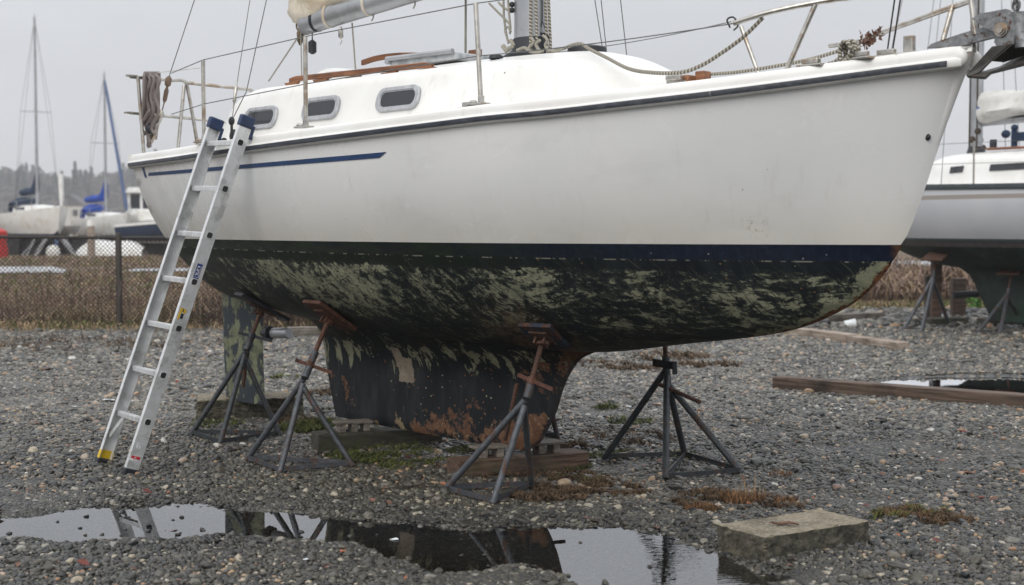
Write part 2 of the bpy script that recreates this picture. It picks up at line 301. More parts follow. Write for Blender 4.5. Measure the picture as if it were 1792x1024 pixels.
def glassmat():
    t = NT('port_glass'); n1 = t.noise(t.obj(), 20, 5); M['port_glass'] = t.out((.018, .02, .026), t.math('MULTIPLY_ADD', n1, .12, .04), 0, None, Specular_IOR_Level=.6)
    t = NT('acrylic'); n1 = t.noise(t.obj(), 9, 6); c = t.mix(t.step(n1, .4, .6), (.30, .32, .34), (.5, .52, .53)); M['acrylic'] = t.out(c, .2, 0)
    t = NT('frame_grey'); o = t.obj(); n1 = t.noise(t.map(o, (20, 20, 4)), 3, 7, .7); c = t.mix(t.step(n1, .4, .7), (.36, .37, .39), (.52, .53, .55)); c = t.mix(t.step(t.noise(o, 45, 4), .66, .72), c, (.2, .2, .2)); M['frame_grey'] = t.out(c, .5, .25)
glassmat()
def ropemat(name, a, b, pitch):
    t = NT(name); uv = t.n('ShaderNodeUVMap', uv_map='girth').outputs[0]; X = t.xyz(uv)
    ph = t.add(t.mul(X[0], pitch), t.mul(X[1], 6.283)); s = t.math('SINE', ph)
    n1 = t.noise(t.gen(), 90, 4); c = t.mix(t.step(t.add(s, t.math('SUBTRACT', n1, .5)), -.2, .6), b, a)
    M[name] = t.out(c, .9, 0, t.bump(s, .6, .004))
ropemat('rope_pale', (.48, .45, .38), (.28, .26, .21), 700)
ropemat('rope_fleck', (.46, .43, .36), (.15, .135, .11), 300)
ropemat('rope_old', (.30, .255, .24), (.18, .15, .14), 600)

# ------------------------------------------------------------------ mesh building
class MB:
    def __init__(s): s.v = []; s.f = []; s.uv = {}
    def add(s, verts, faces, uvs=None):
        b = len(s.v) if len(verts) else 0; s.v += [tuple(map(float, v)) for v in verts]
        s.f += [tuple(i + b for i in f) for f in faces]
        if uvs is not None:
            for i, u in enumerate(uvs): s.uv[b + i] = u
        return s
    def box(s, c, size, rot=None):     # rot: 3x3 columns = local axes
        c = np.array(c, float); A = np.eye(3) if rot is None else np.array(rot, float)
        hx, hy, hz = np.array(size) / 2; V = []
        for sx in (-1, 1):
            for sy in (-1, 1):
                for sz in (-1, 1): V.append(c + A @ np.array([sx*hx, sy*hy, sz*hz]))
        return s.add(V, [(0,1,3,2),(4,6,7,5),(0,4,5,1),(2,3,7,6),(0,2,6,4),(1,5,7,3)])
    def bar(s, p, q, w, h, up=(0, 0, 1)):
        p = np.array(p, float); q = np.array(q, float); x = q - p; L = np.linalg.norm(x); x /= L
        up = np.array(up, float); y = np.cross(up, x); n = np.linalg.norm(y); y = y / n if n > 1e-6 else np.array([1., 0, 0]); z = np.cross(x, y)
        return s.box((p + q) / 2, (L, w, h), np.stack([x, y, z], 1))
    def tube(s, path, r, n=8, cap=True):
        P = [np.array(p, float) for p in path]; m = len(P)
        rr = r if isinstance(r, (list, tuple)) else [r] * m
        T = [P[min(i+1, m-1)] - P[max(i-1, 0)] for i in range(m)]; T = [t / (np.linalg.norm(t) + 1e-12) for t in T]
        ref = np.array([0, 0, 1.]) if abs(T[0][2]) < .9 else np.array([1., 0, 0])
        N = np.cross(T[0], ref); N /= np.linalg.norm(N); V = []; U = []; L = 0
        for i in range(m):
            if i:
                N = N - T[i] * (N @ T[i]); N /= (np.linalg.norm(N) + 1e-12); L += np.linalg.norm(P[i] - P[i-1])
            B = np.cross(T[i], N)
            for k in range(n):
                a = 2 * math.pi * k / n; V.append(P[i] + rr[i] * (math.cos(a) * N + math.sin(a) * B)); U.append((L, k / n))
        Fs = [(i*n+k, i*n+(k+1) % n, (i+1)*n+(k+1) % n, (i+1)*n+k) for i in range(m-1) for k in range(n)]
        if cap: Fs += [tuple(range(n-1, -1, -1)), tuple((m-1)*n+k for k in range(n))]
        return s.add(V, Fs, U)
    def sweep(s, path, prof, frames): # profile points (u,v) carried along path by (U,V) axes
        n = len(prof); V = []
        for p, (A, B) in zip(path, frames):
            for (u, v) in prof: V.append(np.array(p) + u*np.array(A) + v*np.array(B))
        m = len(path)
        Fs = [(i*n+k, i*n+(k+1) % n, (i+1)*n+(k+1) % n, (i+1)*n+k) for i in range(m-1) for k in range(n)]
        Fs += [tuple(range(n-1, -1, -1)), tuple((m-1)*n+k for k in range(n))]
        return s.add(V, Fs)
    def grid(s, rows, closed=False, flip=False):
        m, n = len(rows), len(rows[0]); V = [p for r in rows for p in r]; Fs = []
        for i in range(m - 1):
            for k in range(n if closed else n - 1):
                f = (i*n+k, i*n+(k+1) % n, (i+1)*n+(k+1) % n, (i+1)*n+k); Fs.append(f[::-1] if flip else f)
        return s.add(V, Fs)
    def prism(s, poly, A, B, O, N, th):  # extrude polygon (u,v) -> O+uA+vB, thickness th along N (centred)
        A, B, O, N = [np.array(q, float) for q in (A, B, O, N)]; n = len(poly)
        V = [O + u*A + v*B - N*th/2 for u, v in poly] + [O + u*A + v*B + N*th/2 for u, v in poly]
        Fs = [tuple(range(n-1, -1, -1)), tuple(range(n, 2*n))] + [(k, (k+1) % n, n+(k+1) % n, n+k) for k in range(n)]
        return s.add(V, Fs)
    def ball(s, c, r, seg=10, rings=6, sc=(1, 1, 1)):
        V = []; c = np.array(c, float)
        for i in range(rings + 1):
            ph = math.pi * i / rings
            for k in range(seg): a = 2*math.pi*k/seg; V.append(c + r*np.array([sc[0]*math.sin(ph)*math.cos(a), sc[1]*math.sin(ph)*math.sin(a), sc[2]*math.cos(ph)]))
        return s.add(V, [(i*seg+k, (i+1)*seg+k, (i+1)*seg+(k+1) % seg, i*seg+(k+1) % seg) for i in range(rings) for k in range(seg)])
    def build(s, name, mat, parent=None, smooth=None, bevel=0, recenter=None, sub=0):
        me = bpy.data.meshes.new(name); V = np.array(s.v, float)
        o = bpy.data.objects.new(name, me); COL.objects.link(o)
        if parent is None and recenter is not False:
            lo, hi = V.min(0), V.max(0); c = np.array([(lo[0]+hi[0])/2, (lo[1]+hi[1])/2, lo[2]]); V = V - c; o.location = c
        me.from_pydata(V.tolist(), [], s.f)
        bm = bmesh.new(); bm.from_mesh(me); bmesh.ops.remove_doubles(bm, verts=bm.verts, dist=1e-6) if not s.uv else None
        bmesh.ops.recalc_face_normals(bm, faces=bm.faces); bm.to_mesh(me); bm.free()
        if s.uv:
            l = me.uv_layers.new(name='girth')
            for p in me.polygons:
                us = [s.uv.get(me.loops[li].vertex_index, (0, 0)) for li in p.loop_indices]
                wrap = max(u[1] for u in us) - min(u[1] for u in us) > .6 and len(us) == 4
                for li, u in zip(p.loop_indices, us): l.data[li].uv = (u[0], u[1] + (1 if wrap and u[1] < .3 else 0))
        me.materials.append(M[mat] if isinstance(mat, str) else mat)
        if smooth: me.polygons.foreach_set('use_smooth', [True] * len(me.polygons)); me.set_sharp_from_angle(angle=R(smooth if smooth is not True else 40))
        if bevel:
            b = o.modifiers.new('bevel', 'BEVEL'); b.width = bevel; b.segments = 2; b.limit_method = 'ANGLE'; b.angle_limit = R(40)
        if sub: sm = o.modifiers.new('sub', 'SUBSURF'); sm.levels = sm.render_levels = sub
        if parent is not None: o.parent = parent
        return o
def tag(o, label=None, cat=None, group=None, kind=None):
    if label: o['label'] = label
    if cat: o['category'] = cat
    if group: o['group'] = group
    if kind: o['kind'] = kind
    return o
def thing(name, label, cat, loc=(0, 0, 0), rotz=0, group=None, kind=None):
    o = bpy.data.objects.new(name, None); COL.objects.link(o); o.empty_display_size = .2
    o.location = [float(c) for c in loc]; o.rotation_euler = (0, 0, rotz); return tag(o, label, cat, group, kind)
def T1(name, path, r, mat, parent=None, n=8, **kw): return MB().tube(path, r, n).build(name, mat, parent, smooth=50, **kw)
# ------------------------------------------------------------------ the main sailboat
def hull_fn(ws, zs, zk, pe):
    def hb(a, z):
        lo, hi = zk(a), zs(a)
        if z <= lo: return 0.0
        t = min(1.0, (z - lo) / (hi - lo)); p = pe(a); return ws(a) * max(0.0, 1 - (1 - t) ** p) ** (1 / p)
    return hb
ws = pchip([-3.3,-2.9,-2.3,-1.75,-1.2,-.6,-.2,.2,.54,.85,1.24,1.6,2.04,2.44,2.78,3.05,3.11], [.64,.735,.86,.955,1.03,1.09,1.11,1.115,1.095,1.045,.945,.83,.645,.445,.25,.085,.045])
zs = pchip([-3.3,-2.46,-1.88,-1.31,-.23,.54,.85,1.24,1.6,2.04,2.44,2.78,3.11], [2.077,2.084,2.096,2.108,2.138,2.168,2.186,2.204,2.23,2.268,2.312,2.355,2.395])
zk = pchip([-3.3,-2.97,-2.46,-1.85,-1.0,0,.75,1.42,2.09,2.434,2.626,2.744,3.09,3.11], [1.17,1.02,.95,.875,.815,.785,.80,.886,.992,1.127,1.278,1.445,2.364,2.41])
pe = pchip([-3.3,-2.4,-1,.75,1.6,2.3,2.75,3.11], [1.45,1.72,2.0,2.0,1.78,1.42,1.2,1.1])
hb = hull_fn(ws, zs, zk, pe); ZW = 1.455
zb = lambda a: ZW - .056 - .028 * (a + 3.3) / 6.2
STA = sorted(set([round(x, 4) for x in list(np.linspace(-3.3, 1.9, 46)) + list(np.linspace(1.9, 3.11, 44))]))
PROFILE = [(a, zk(a)) for a in np.linspace(1.75, 3.11, 80)]

def hull_parts(par, hb, ws, zs, zk, STA, zw, zb, mats, prof=None, n_top=16, n_bot=30, smooth=60):
    top, mid, bot = MB(), MB(), MB(); stem = []
    zbs = zb if callable(zb) else (lambda a: zb)
    for sg in (-1, 1):
        rt, rm, rb = [], [], []
        for a in STA:
            lo, hi = zk(a), zs(a); z0 = min(max(zw, lo), hi)
            rt.append([(a, sg * hb(a, z), z) for z in np.linspace(z0, hi, n_top)])
            z1 = max(zbs(a), lo)
            if lo < zw: rm.append([(a, sg * hb(a, z), z) for z in np.linspace(z1, z0, 4)])
            if lo < zbs(a):
                r = []
                for i in range(n_bot + 1):
                    z = lo + (z1 - lo) * (i / n_bot) ** 2.2; r.append((a, sg * hb(a, z), z))
                rb.append(r)
        top.grid(rt, flip=sg > 0); mid.grid(rm, flip=sg > 0)
        b0 = len(bot.v); bot.grid(rb, flip=sg > 0)
        k = b0
        for r in rb:                    # girth measured down from the bottom of the boot stripe
            g = 0; gs = [0]
            for i in range(n_bot, 0, -1):
                g += math.dist(r[i], r[i-1]); gs.append(g)
            for i in range(n_bot + 1): bot.uv[k + i] = (r[i][0] + (37 if sg > 0 else 0), gs[n_bot - i])
            k += len(r)
    # transom
    a0 = STA[0]
    for mb, zl, zh in ((top, max(zw, zk(a0)), zs(a0)), (mid, zbs(a0), zw), (bot, zk(a0), zbs(a0))):
        Z = np.linspace(zl, zh, 10); mb.grid([[(a0, -hb(a0, z), z), (a0 - .02, 0, z), (a0, hb(a0, z), z)] for z in Z])
    t = top.build('topsides', mats[0], par, smooth=smooth); m = mid.build('boot_stripe', mats[1], par, smooth=smooth); b = bot.build('underbody', mats[2], par, smooth=smooth)
    at_ = b.data.attributes.new('stem', 'FLOAT', 'POINT'); vals = []
    P = np.array(prof) if prof is not None else None
    for v in b.data.vertices:
        if P is None or v.co.x < 1.2: vals.append(1.0)
        else:
            d = np.sqrt((P[:, 0] - v.co.x) ** 2 + (P[:, 1] - v.co.z) ** 2).min(); d = math.hypot(d, v.co.y)
            vals.append(d + max(0, (1.95 - v.co.x)) * .5)
    at_.data.foreach_set('value', vals)
    return t, m, b

boat = thing('sailboat', 'large white sailboat in front with scraped dark blue bottom paint, propped on stands', 'sailboat', (BO[0], BO[1], 0), math.atan2(BU[1], BU[0]))
hull_parts(boat, hb, ws, zs, zk, STA, ZW, zb, ('gelcoat', 'boot_stripe', 'antifouling'), PROFILE)
# rounded stem
st = [(a, 0, zk(a)) for a in np.linspace(2.72, 3.1, 26)]
MB().tube([(p[0] - .028, 0, p[2]) for p in st if p[2] > ZW - .02], [.016 + .040 * max(0, (p[2] - 1.75)) for p in st if p[2] > ZW - .02], 14).build('stem', 'stem_white', boat, smooth=60)
# deck
dk = MB(); dk.grid([[(a, y * (ws(a) - .02), zs(a) - .02 + .05 * (1 - y * y)) for y in np.linspace(-1, 1, 13)] for a in STA]); dk.build('deck', 'deck_white', boat, smooth=50)
# gunwale moulding and rub strip, both sides round the stern
def side_path(sg, a0, a1, n):
    P, Fr = [], []
    for a in np.linspace(a0, a1, n):
        e = .01; d = np.array([2*e, sg * (ws(min(a+e, 3.11)) - ws(max(a-e, -3.3))), 0]); d /= np.linalg.norm(d)
        nrm = np.array([-d[1], d[0], 0]) * sg; P.append((a, sg * ws(a), zs(a))); Fr.append((nrm, (0, 0, 1)))
    return P, Fr
GP = [(-.075, -.015), (-.05, .004), (-.02, .010), (.004, .006), (.014, -.008), (.016, -.028), (.016, -.044), (.030, -.050), (.033, -.056), (.033, -.086), (.028, -.092), (.0, -.098), (-.03, -.09)]
gm = MB(); rs = MB()
for sg in (-1, 1):
    P, Fr = side_path(sg, -3.3, 3.075, 90); gm.sweep(P, GP, Fr)
    P, Fr = side_path(sg, -3.26, 3.02, 90); rs.sweep(P, [(.030, -.056), (.041, -.059), (.043, -.071), (.041, -.083), (.030, -.086)], Fr)
gm.sweep([(-3.3, y, 2.076) for y in np.linspace(-.66, .66, 9)], GP, [((-1, 0, 0), (0, 0, 1))] * 9)
for sg in (-1, 1): gm.ball((3.075, sg * (ws(3.075) + .004), zs(3.075) - .047), .046, 14, 10, (.8, .6, 1.0))
gm.build('gunwale', 'deck_white', boat, smooth=45); rs.build('rub_strip', 'rub_strip', boat, smooth=30)
def hullpix(x, y):
    w = .9
    for _ in range(80):
        a, z = bl(x, y, w); w = .5 * w + .5 * hb(min(max(a, -3.3), 3.1), z)
    return a, w, z
cs = MB()
def strip(pts_top, pts_bot, off=.004):
    rows = []
    for tline in (pts_top, pts_bot):
        r = []
        for (x, y) in tline: a, w, z = hullpix(x, y); r.append((a, -(w + off), z))
        rows.append(r)
    n = len(rows[0]); cs.grid(rows); cs.grid([[(p[0], -p[1], p[2]) for p in r] for r in rows])
lin = lambda p, q, n: [(p[0]+(q[0]-p[0])*i/n, p[1]+(q[1]-p[1])*i/n) for i in range(n + 1)]
strip(lin((260, 302.5), (677, 266), 26), lin((260, 308), (664, 276.5), 26)); strip(lin((246, 286), (250, 286), 2), lin((254, 311), (257, 311), 2))
cs.build('cove_stripe', simple('stripe_blue', (.012, .045, .13), .4, 0, .15), boat)
a, w, z = hullpix(1624, 240); MB().ball((a, -w, z), .017, 12, 6, (1, .5, 1)).build('through_hull', 'black_plastic', boat, smooth=60)
# keel
LE = pchip([.12, .2, .31, .43, .55, .65, .72, .76, .80, .86], [.12, .30, .385, .455, .50, .555, .61, .66, .76, 1.0])
TE = pchip([.12, .2, .5, .73, .80, .88], [-1.66, -1.68, -1.765, -1.82, -1.86, -1.98])
zbot = lambda a: .148 + .042 * max(0, min(1, (.2 - a) / 1.85)) + (.05 * max(0, a - .12) / .2)
kb = MB(); kst = []; rows = []; NK = 64
for i, s in enumerate(np.concatenate([np.linspace(0, .6, 14), np.linspace(.65, 1.06, 22)])):
    row = []; ks = []
    for j in range(NK):
        th = 2 * math.pi * j / NK; c = (1 + math.cos(th)) / 2          # c = 0 leading, 1 trailing
        le, te = LE(.14 + s * .70), TE(.16 + s * .70); a_ = le + (te - le) * c
        z_ = zbot(a_) + (zk(max(-3.2, min(a_, 2.0))) + .01 - zbot(a_)) * s
        z_ = max(z_, .145)
        le, te = LE(z_), TE(z_); a_ = le + (te - le) * c
        half = .088 * (1.35 * math.sqrt(max(c, 0)) * (1 - c) ** .75 * 1.15 + .02) * (1 - .12 * s)
        if s < .04: half *= .75
        d = max(0.0, zk(max(-3.2, min(a_, 2.0))) - z_); Rf = .26
        fil = 0 if d > Rf else Rf * (1 - math.sqrt(max(0, 1 - ((Rf - d) / Rf) ** 2))) * min(1, 6 * c, 6 * (1.02 - c))
        wv = half + fil; sgn = 1 if math.sin(th) >= 0 else -1
        wv *= min(1, abs(math.sin(th)) * 3); ac = max(-3.2, min(a_, 2.0)); rr0 = min(1, wv / ws(ac)); rise = (1 - (1 - rr0 ** pe(ac)) ** (1 / pe(ac))) * (zs(ac) - zk(ac))
        row.append((a_, sgn * wv, z_ + (rise + .004) * min(1.0, fil / Rf) ** .8)); ks.append(min(le - a_, 9))
    rows.append(row); kst += ks
kb.grid(rows, closed=True); kb.add([], [tuple(range(NK))]); keel = kb.build('keel', 'keel_paint', boat, smooth=50)
at_ = keel.data.attributes.new('stem', 'FLOAT', 'POINT'); at_.data.foreach_set('value', [max(0, LE(v.co.z) - v.co.x) for v in keel.data.vertices])
# rudder and shaft
rd = MB(); rr = []
for s in np.linspace(0, 1, 12):
    z = .20 + s * .86; le = -2.515 - .02 * math.sin(s * 3); te = -3.055 + .035 * (1 - s) ** 2; row = []
    for j in range(32):
        th = 2 * math.pi * j / 32; c = (1 + math.cos(th)) / 2; half = .042 * (math.sqrt(max(c, 0)) * (1 - c) ** .7 * 1.7 + .03)
        row.append((le + (te - le) * c, (1 if math.sin(th) > 0 else -1) * half * min(1, 3 * abs(math.sin(th))), z))
    rr.append(row)
rd.grid(rr, closed=True); n = len(rr[0]); rd.add([], [tuple(range(n)), tuple(range(11 * n, 12 * n))]); rud = rd.build('rudder', 'rudder_paint', boat, smooth=50)
p0 = np.array(bL(462, 583, .02)); p1 = np.array(bL(506, 583, .02)); d = p1 - p0
MB().tube([p0 + d * t for t in (.36, .38, .97, 1.0)], [.036, .040, .040, .036], 18).build('shaft_bearing', 'spar_grey', rud, smooth=40)
mb = MB(); mb.tube([p0 + d * t for t in (-.1, .34)], .02, 10); mb.tube([p0 + d * t for t in (.10, .13, .26, .29)], [.035, .056, .056, .04], 8); mb.build('shaft_nut', 'black_plastic', rud, smooth=30)

# cabin trunk
CA = [-2.02, -1.97, -1.90, -1.8, -1.6, -.8, 0, .4, .72, 1.0, 1.2, 1.36, 1.46]
c_w = pchip(CA, [.655, .66, .665, .668, .67, .67, .64, .59, .525, .44, .32, .18, .06]); c_e = pchip(CA, [2.25, 2.35, 2.405, 2.448, 2.472, 2.476, 2.485, 2.492, 2.492, 2.466, 2.405, 2.345, 2.30]); c_c = pchip(CA, [2.26, 2.40, 2.48, 2.55, 2.565, 2.57, 2.58, 2.58, 2.575, 2.53, 2.455, 2.375, 2.31])
c_d = lambda a: zs(a) - .02
def csec(a):
    w_, e, c = c_w(a), c_e(a), c_c(a); d = c_d(a); k = min(1, w_ / .4); h = max(e - d, .01)
    side = [(w_ + .125 * k, d - .02), (w_ + .118 * k, d + .01), (w_ + .085 * k, d + h * .34), (w_ + .055 * k, d + h * .62), (w_ + .030 * k, d + h * .82), (w_ + .010 * k, d + h * .94), (w_ - .025 * k, e + .0), (w_ - .07 * k, e + .006), (w_ - .15 * k, e + .02 * (c - e) / .1)]
    for y in (.72, .5, .25): side.append((y * (w_ - .15 * k) / .85 * .85, c - (c - e - .02) * y * y))
    return [(a, -y, z) for y, z in side] + [(a, 0, c)] + [(a, y, z) for y, z in side[::-1]]
cb = MB(); CS = list(np.linspace(-2.02, -1.6, 12)) + list(np.linspace(-1.5, .7, 16)) + list(np.linspace(.78, 1.46, 16))
cb.grid([csec(a) for a in CS]); n = len(csec(0)); cb.add([], [tuple(range(n))]); cb.build('cabin', 'deck_white', boat, smooth=75)
roof = lambda a, w: c_c(a) - (c_c(a) - c_e(a)) * min(1, (abs(w) / c_w(a)) ** 2)
# sea hood and companionway
mb = MB(); mb.grid([[(a, y, roof(a, 0) + h * (1 - (abs(y) / .36) ** 4) - .03 * (abs(y) > .35)) for y in np.linspace(-.36, .36, 13)] for a, h in ((-2.3, .0), (-2.28, .05), (-2.2, .075), (-1.45, .07), (-1.4, .045), (-1.39, -.02))]); mb.build('sea_hood', 'deck_white', boat, smooth=50)
# portlights
def side_pt(a, f):                     # f = 0 deck .. 1 edge, on the near cabin wall
    w_, e = c_w(a), c_e(a); d = c_d(a); h = e - d; k = min(1, w_ / .4)
    return np.array([a, -(w_ + (.125 - .105 * f) * k), d + h * f])
def portlight(x, y, sg=-1, hl=.182, hh=.077):
    w = .72
    for _ in range(30):
        a, z = bl(x, y, w); f = (z - c_d(a)) / (c_e(a) - c_d(a)); w = -side_pt(a, f)[1]
    c = side_pt(a, f); U = side_pt(a + .05, f) - side_pt(a - .05, f); U /= np.linalg.norm(U); V = side_pt(a, f + .1) - side_pt(a, f - .1); V -= U * (U @ V); V /= np.linalg.norm(V); N = np.cross(U, V); N *= -1 if N[1] > 0 else 1
    if sg > 0: c[1] *= -1; U[1] *= -1; V[1] *= -1; N[1] *= -1
    def rr_(hl, hh, r, k=6):
        o = []
        for cx, cy, a0 in ((hl-r, hh-r, 0), (-hl+r, hh-r, 90), (-hl+r, -hh+r, 180), (hl-r, -hh+r, 270)):
            for i in range(k + 1): t = R(a0 + 90*i/k); o.append((cx + r*math.cos(t), cy + r*math.sin(t)))
        return o
    lay = [(rr_(hl, hh, .062), -.01), (rr_(hl, hh, .062), .012), (rr_(hl-.004, hh-.004, .06), .015), (rr_(hl-.030, hh-.024, .046), .015), (rr_(hl-.033, hh-.026, .042), .009), (rr_(hl-.037, hh-.029, .038), .009), (rr_(hl-.040, hh-.032, .036), .006)]
    mb = MB(); mb.grid([[c + u*U + v*V + h*N for u, v in L] for L, h in lay], closed=True); b = mb
    for i in range(12):
        t = i / 12 * 2 * math.pi; L = rr_(hl - .018, hh - .014, .05); u, v = L[int(i / 12 * len(L))]; b.ball(c + u*U + v*V + .015*N, .004, 6, 4)
    fr = mb.build('portlight', 'frame_grey', boat, smooth=30)
    mb = MB(); L = rr_(hl-.038, hh-.030, .036); mb.add([c + u*U + v*V + .0075*N for u, v in L], [tuple(range(len(L)))]); mb.build('pane', 'port_glass', fr)
for x, y in ((697, 173), (562, 190), (456, 207)):
    portlight(x, y); portlight(x, y, 1)
# teak handrails
def handrail(x0, y0, x1, y1, w, sg=-1):
    (a0, q0), (a1, q1) = bl(x0, y0, w), bl(x1, y1, w); mb = MB(); n = 22; P = []
    for i in range(n + 1): a = a0 + (a1 - a0) * i / n; z = q0 + .008 + (q1 - q0) * i / n - .010 * (i in (0, n)); P.append((a, sg * abs(w) if sg else 0, z))
    mb.sweep(P, [(-.013, -.017), (.013, -.017), (.013, .012), (.007, .017), (-.007, .017), (-.013, .012)], [((0, 1, 0), (0, 0, 1))] * (n + 1))
    for t in (.015, .235, .47, .72, .965):
        a = a0 + (a1 - a0) * t; z = q0 + (q1 - q0) * t - .045; mb.prism([(-.075, .036), (-.035, -.012), (.035, -.012), (.075, .042)], (1, 0, 0), (0, 0, 1), (a, sg * abs(w), z - .006), (0, 1, 0), .024)
    mb.build('handrail', 'teak', boat, bevel=.002)
handrail(508, 141, 757, 115, .575); 
aF0 = -1.30; mb = MB()
(a0, z0) = bl(634, 110, -.34); (a1, z1) = bl(700, 97, -.34); (a2, z2) = bl(838, 96, -.34)
P = [(a0, .34, z0), (a0 + .16, .34, z1 + .0), (a1, .34, z1), ((a1+a2)/2, .34, (z1+z2)/2 - .004), (a2, .34, z2 - .01)]
mb.sweep(curve(P, 3), [(-.013, -.019), (.013, -.019), (.013, .014), (.007, .019), (-.007, .019), (-.013, .014)], [((0, 1, 0), (0, 0, 1))] * (len(curve(P, 3))))
for t in (.35, .66, .97): a = a0 + (a2 - a0) * t; mb.box((a, .34, (roof(a, .34) + z1) / 2 - .02), (.11, .022, max(.02, z1 - roof(a, .34) - .01)))
mb.build('handrail', 'teak', boat, bevel=.002)
# sliding hatch lid and small deck fittings
(ha, hz), (hc, _) = bl(728, 104, 0), bl(842, 108, 0)
ht = MB(); ht.box(((ha + hc) / 2, .02, roof(-.5, 0) + .035), (hc - ha, .5, .05)); hatch = ht.build('deck_hatch', 'acrylic', boat, bevel=.012)
mb = MB(); mb.tube([(ha - .01, -.25, roof(-.5, 0) + .062), (hc, -.25, roof(-.5, 0) + .062)], .016, 10); mb.tube([(ha, -.26, roof(-.5, 0) + .045), (ha, .26, roof(-.5, 0) + .045)], .02, 10); mb.build('hatch_edge', 'spar_grey', hatch, smooth=50)
MB().tube([(.66, .03, roof(.66, 0) - .03), (.66, .03, roof(.66, 0) + .028), (.66, .03, roof(.66, 0) + .038)], [.125, .115, .09], 24).build('vent', 'black_plastic', boat, smooth=40)
p = bL(868, 103, .35); MB().tube([(p[0], p[1], roof(p[0], .35) - .01), (p[0], p[1], roof(p[0], .35) + .008), (p[0], p[1], roof(p[0], .35) + .016)], [.045, .04, .022], 16).build('vent', 'black_plastic', boat, smooth=40)
mb = MB(); a_, z_ = bl(1206, 128, .12); mb.box((a_, -.12, z_ - .035), (.10, .15, .035)); mb.box((a_ + .08, -.1, z_ - .02), (.06, .07, .05)); mb.build('bow_hatch_block', 'teak', boat, bevel=.006)
mb = MB(); mb.box((a_ - .03, -.17, z_ - .03), (.1, .12, .03)); mb.box((a_ - .03, -.17, z_ - .055), (.14, .05, .06)); mb.build('chock', 'steel', boat, bevel=.006)

# mast, boom, sail
MX, MZ = .225, 2.60
mast = MB(); mpath = [(MX + .01 * t, 0, MZ + t * 8.5) for t in np.linspace(0, 1, 6)]
def oval(p, fx, fy, n=28): return [(p[0] + fx * math.cos(2*math.pi*k/n), p[1] + fy * math.sin(2*math.pi*k/n), p[2]) for k in range(n)]
mast.grid([oval(p, .112, .084) for p in mpath], closed=True); mast.build('mast', 'spar_grey', boat, smooth=60)
mbt = MB(); mbt.grid([oval((MX - .03, 0, MZ - .05), .20, .15), oval((MX - .03, 0, MZ - .015), .19, .14), oval((MX - .01, 0, MZ + .012), .145, .112), oval((MX, 0, MZ + .03), .128, .10), oval((MX, 0, MZ + .095), .120, .092), oval((MX, 0, MZ + .10), .113, .085)], closed=True); mbt.build('mast_boot', 'black_plastic', boat, smooth=50)
bz0 = 2.985; bm_ = MB(); b0 = np.array(bL(531, 42, 0)); b1 = np.array(bL(720, -17, 0)); b1 = b0 + (b1 - b0) * ((MX - .12 - b0[0]) / (b1[0] - b0[0]))
def ov2(p, r): return [(p[0], p[1] + 1.12 * r * .85 * math.cos(2*math.pi*k/24), p[2] + 1.12 * r * math.sin(2*math.pi*k/24)) for k in range(24)]
bpts = [b0 + (b1 - b0) * t for t in np.linspace(0, 1, 14)]
bm_.grid([ov2(bpts[0] + np.array([.0, 0, 0]), .055), ov2(bpts[0] + np.array([.015, 0, 0]), .07)] + [ov2(q + np.array([.02, 0, 0]), .074) for q in bpts], closed=True); bm_.add([], [tuple(range(24))]); boom = bm_.build('boom', 'spar_grey', boat, smooth=50)
for k, (t, mm) in enumerate(((.075, 'black_plastic'), (.145, 'cream_cloth'), (.345, 'cream_cloth'), (.6, 'cream_cloth'))):
    q = b0 + (b1 - b0) * t; mb = MB(); mb.grid([ov2(q + np.array([x, 0, 0]), r) for x, r in ((-.014, .074), (-.014, .0775), (.014, .0775), (.014, .074))], closed=True); mb.build('sail_tie' if k else 'boom_band', mm, boom, smooth=30)
q = b0 + np.array([.1, 0, -.07]); mb = MB(); mb.tube([q + np.array([0, 0, dz]) for dz in (.0, -.06)], .005, 6); mb.tube([q + np.array([0, 0, dz]) for dz in (-.055, -.07, -.14, -.155)], [.012, .03, .03, .012], 10); mb.build('block', 'black_plastic', boom, smooth=40)
q = b0 + np.array([.42, 0, -.06]); mb = MB(); mb.tube([q + np.array([0, 0, dz]) for dz in (.0, -.02, -.07, -.085)], [.008, .018, .018, .006], 8); mb.tube(curve([q + np.array([0, 0, -.08]), q + np.array([.012, 0, -.1]), q + np.array([-.01, 0, -.125])], 4), .004, 6); mb.build('block', 'steel', boom, smooth=40)
for t in (.36, .56): q = b0 + (b1 - b0) * t; T1('loose_lashing', curve([q + np.array([0, 0, -.07]), q + np.array([.006, 0, -.1]), q + np.array([-.012, 0, -.125])], 4), .005, 'rope_pale', boom)
# mainsail flaked along the boom: folds hanging either side
sail = MB(); rows = []
for i, t in enumerate(np.linspace(-.045, .98, 70)):
    q = b0 + (b1 - b0) * t; tie = min(abs(t - .145), abs(t - .345), abs(t - .6), abs(t - .85)); full = min(1, .45 + tie * 7) * min(1, (t + .09) * 14); row = []
    hgt = (.17 + .06 * math.sin(t * 9) + .03 * math.sin(t * 31)) * full; low = -.028 - .022 * math.sin(t * 23 + 1) * full - .045 * max(0, .16 - abs(t - .10)) / .16
    for k in range(30):
        th = 2 * math.pi * k / 30; c, s = math.cos(th), math.sin(th)
        rad = 1 + .13 * math.sin(3 * th + t * 17) + .08 * math.sin(7 * th - t * 29) + .05 * math.sin(5 * th + t * 61)
        zc = .07 + hgt * .55; y = .105 * full * c * rad * (1.1 if s < 0 else .85); z = zc + (hgt * .62 * s * rad if s > 0 else (zc - .055 - low) * s * (1 - .25 * abs(c) ** 3))
        row.append(q + np.array([0, y, z]))
    rows.append(row)
sail.grid(rows, closed=True); sail.add([], [tuple(range(30))]); sail.build('furled_sail', 'cream_cloth', boat, smooth=60)

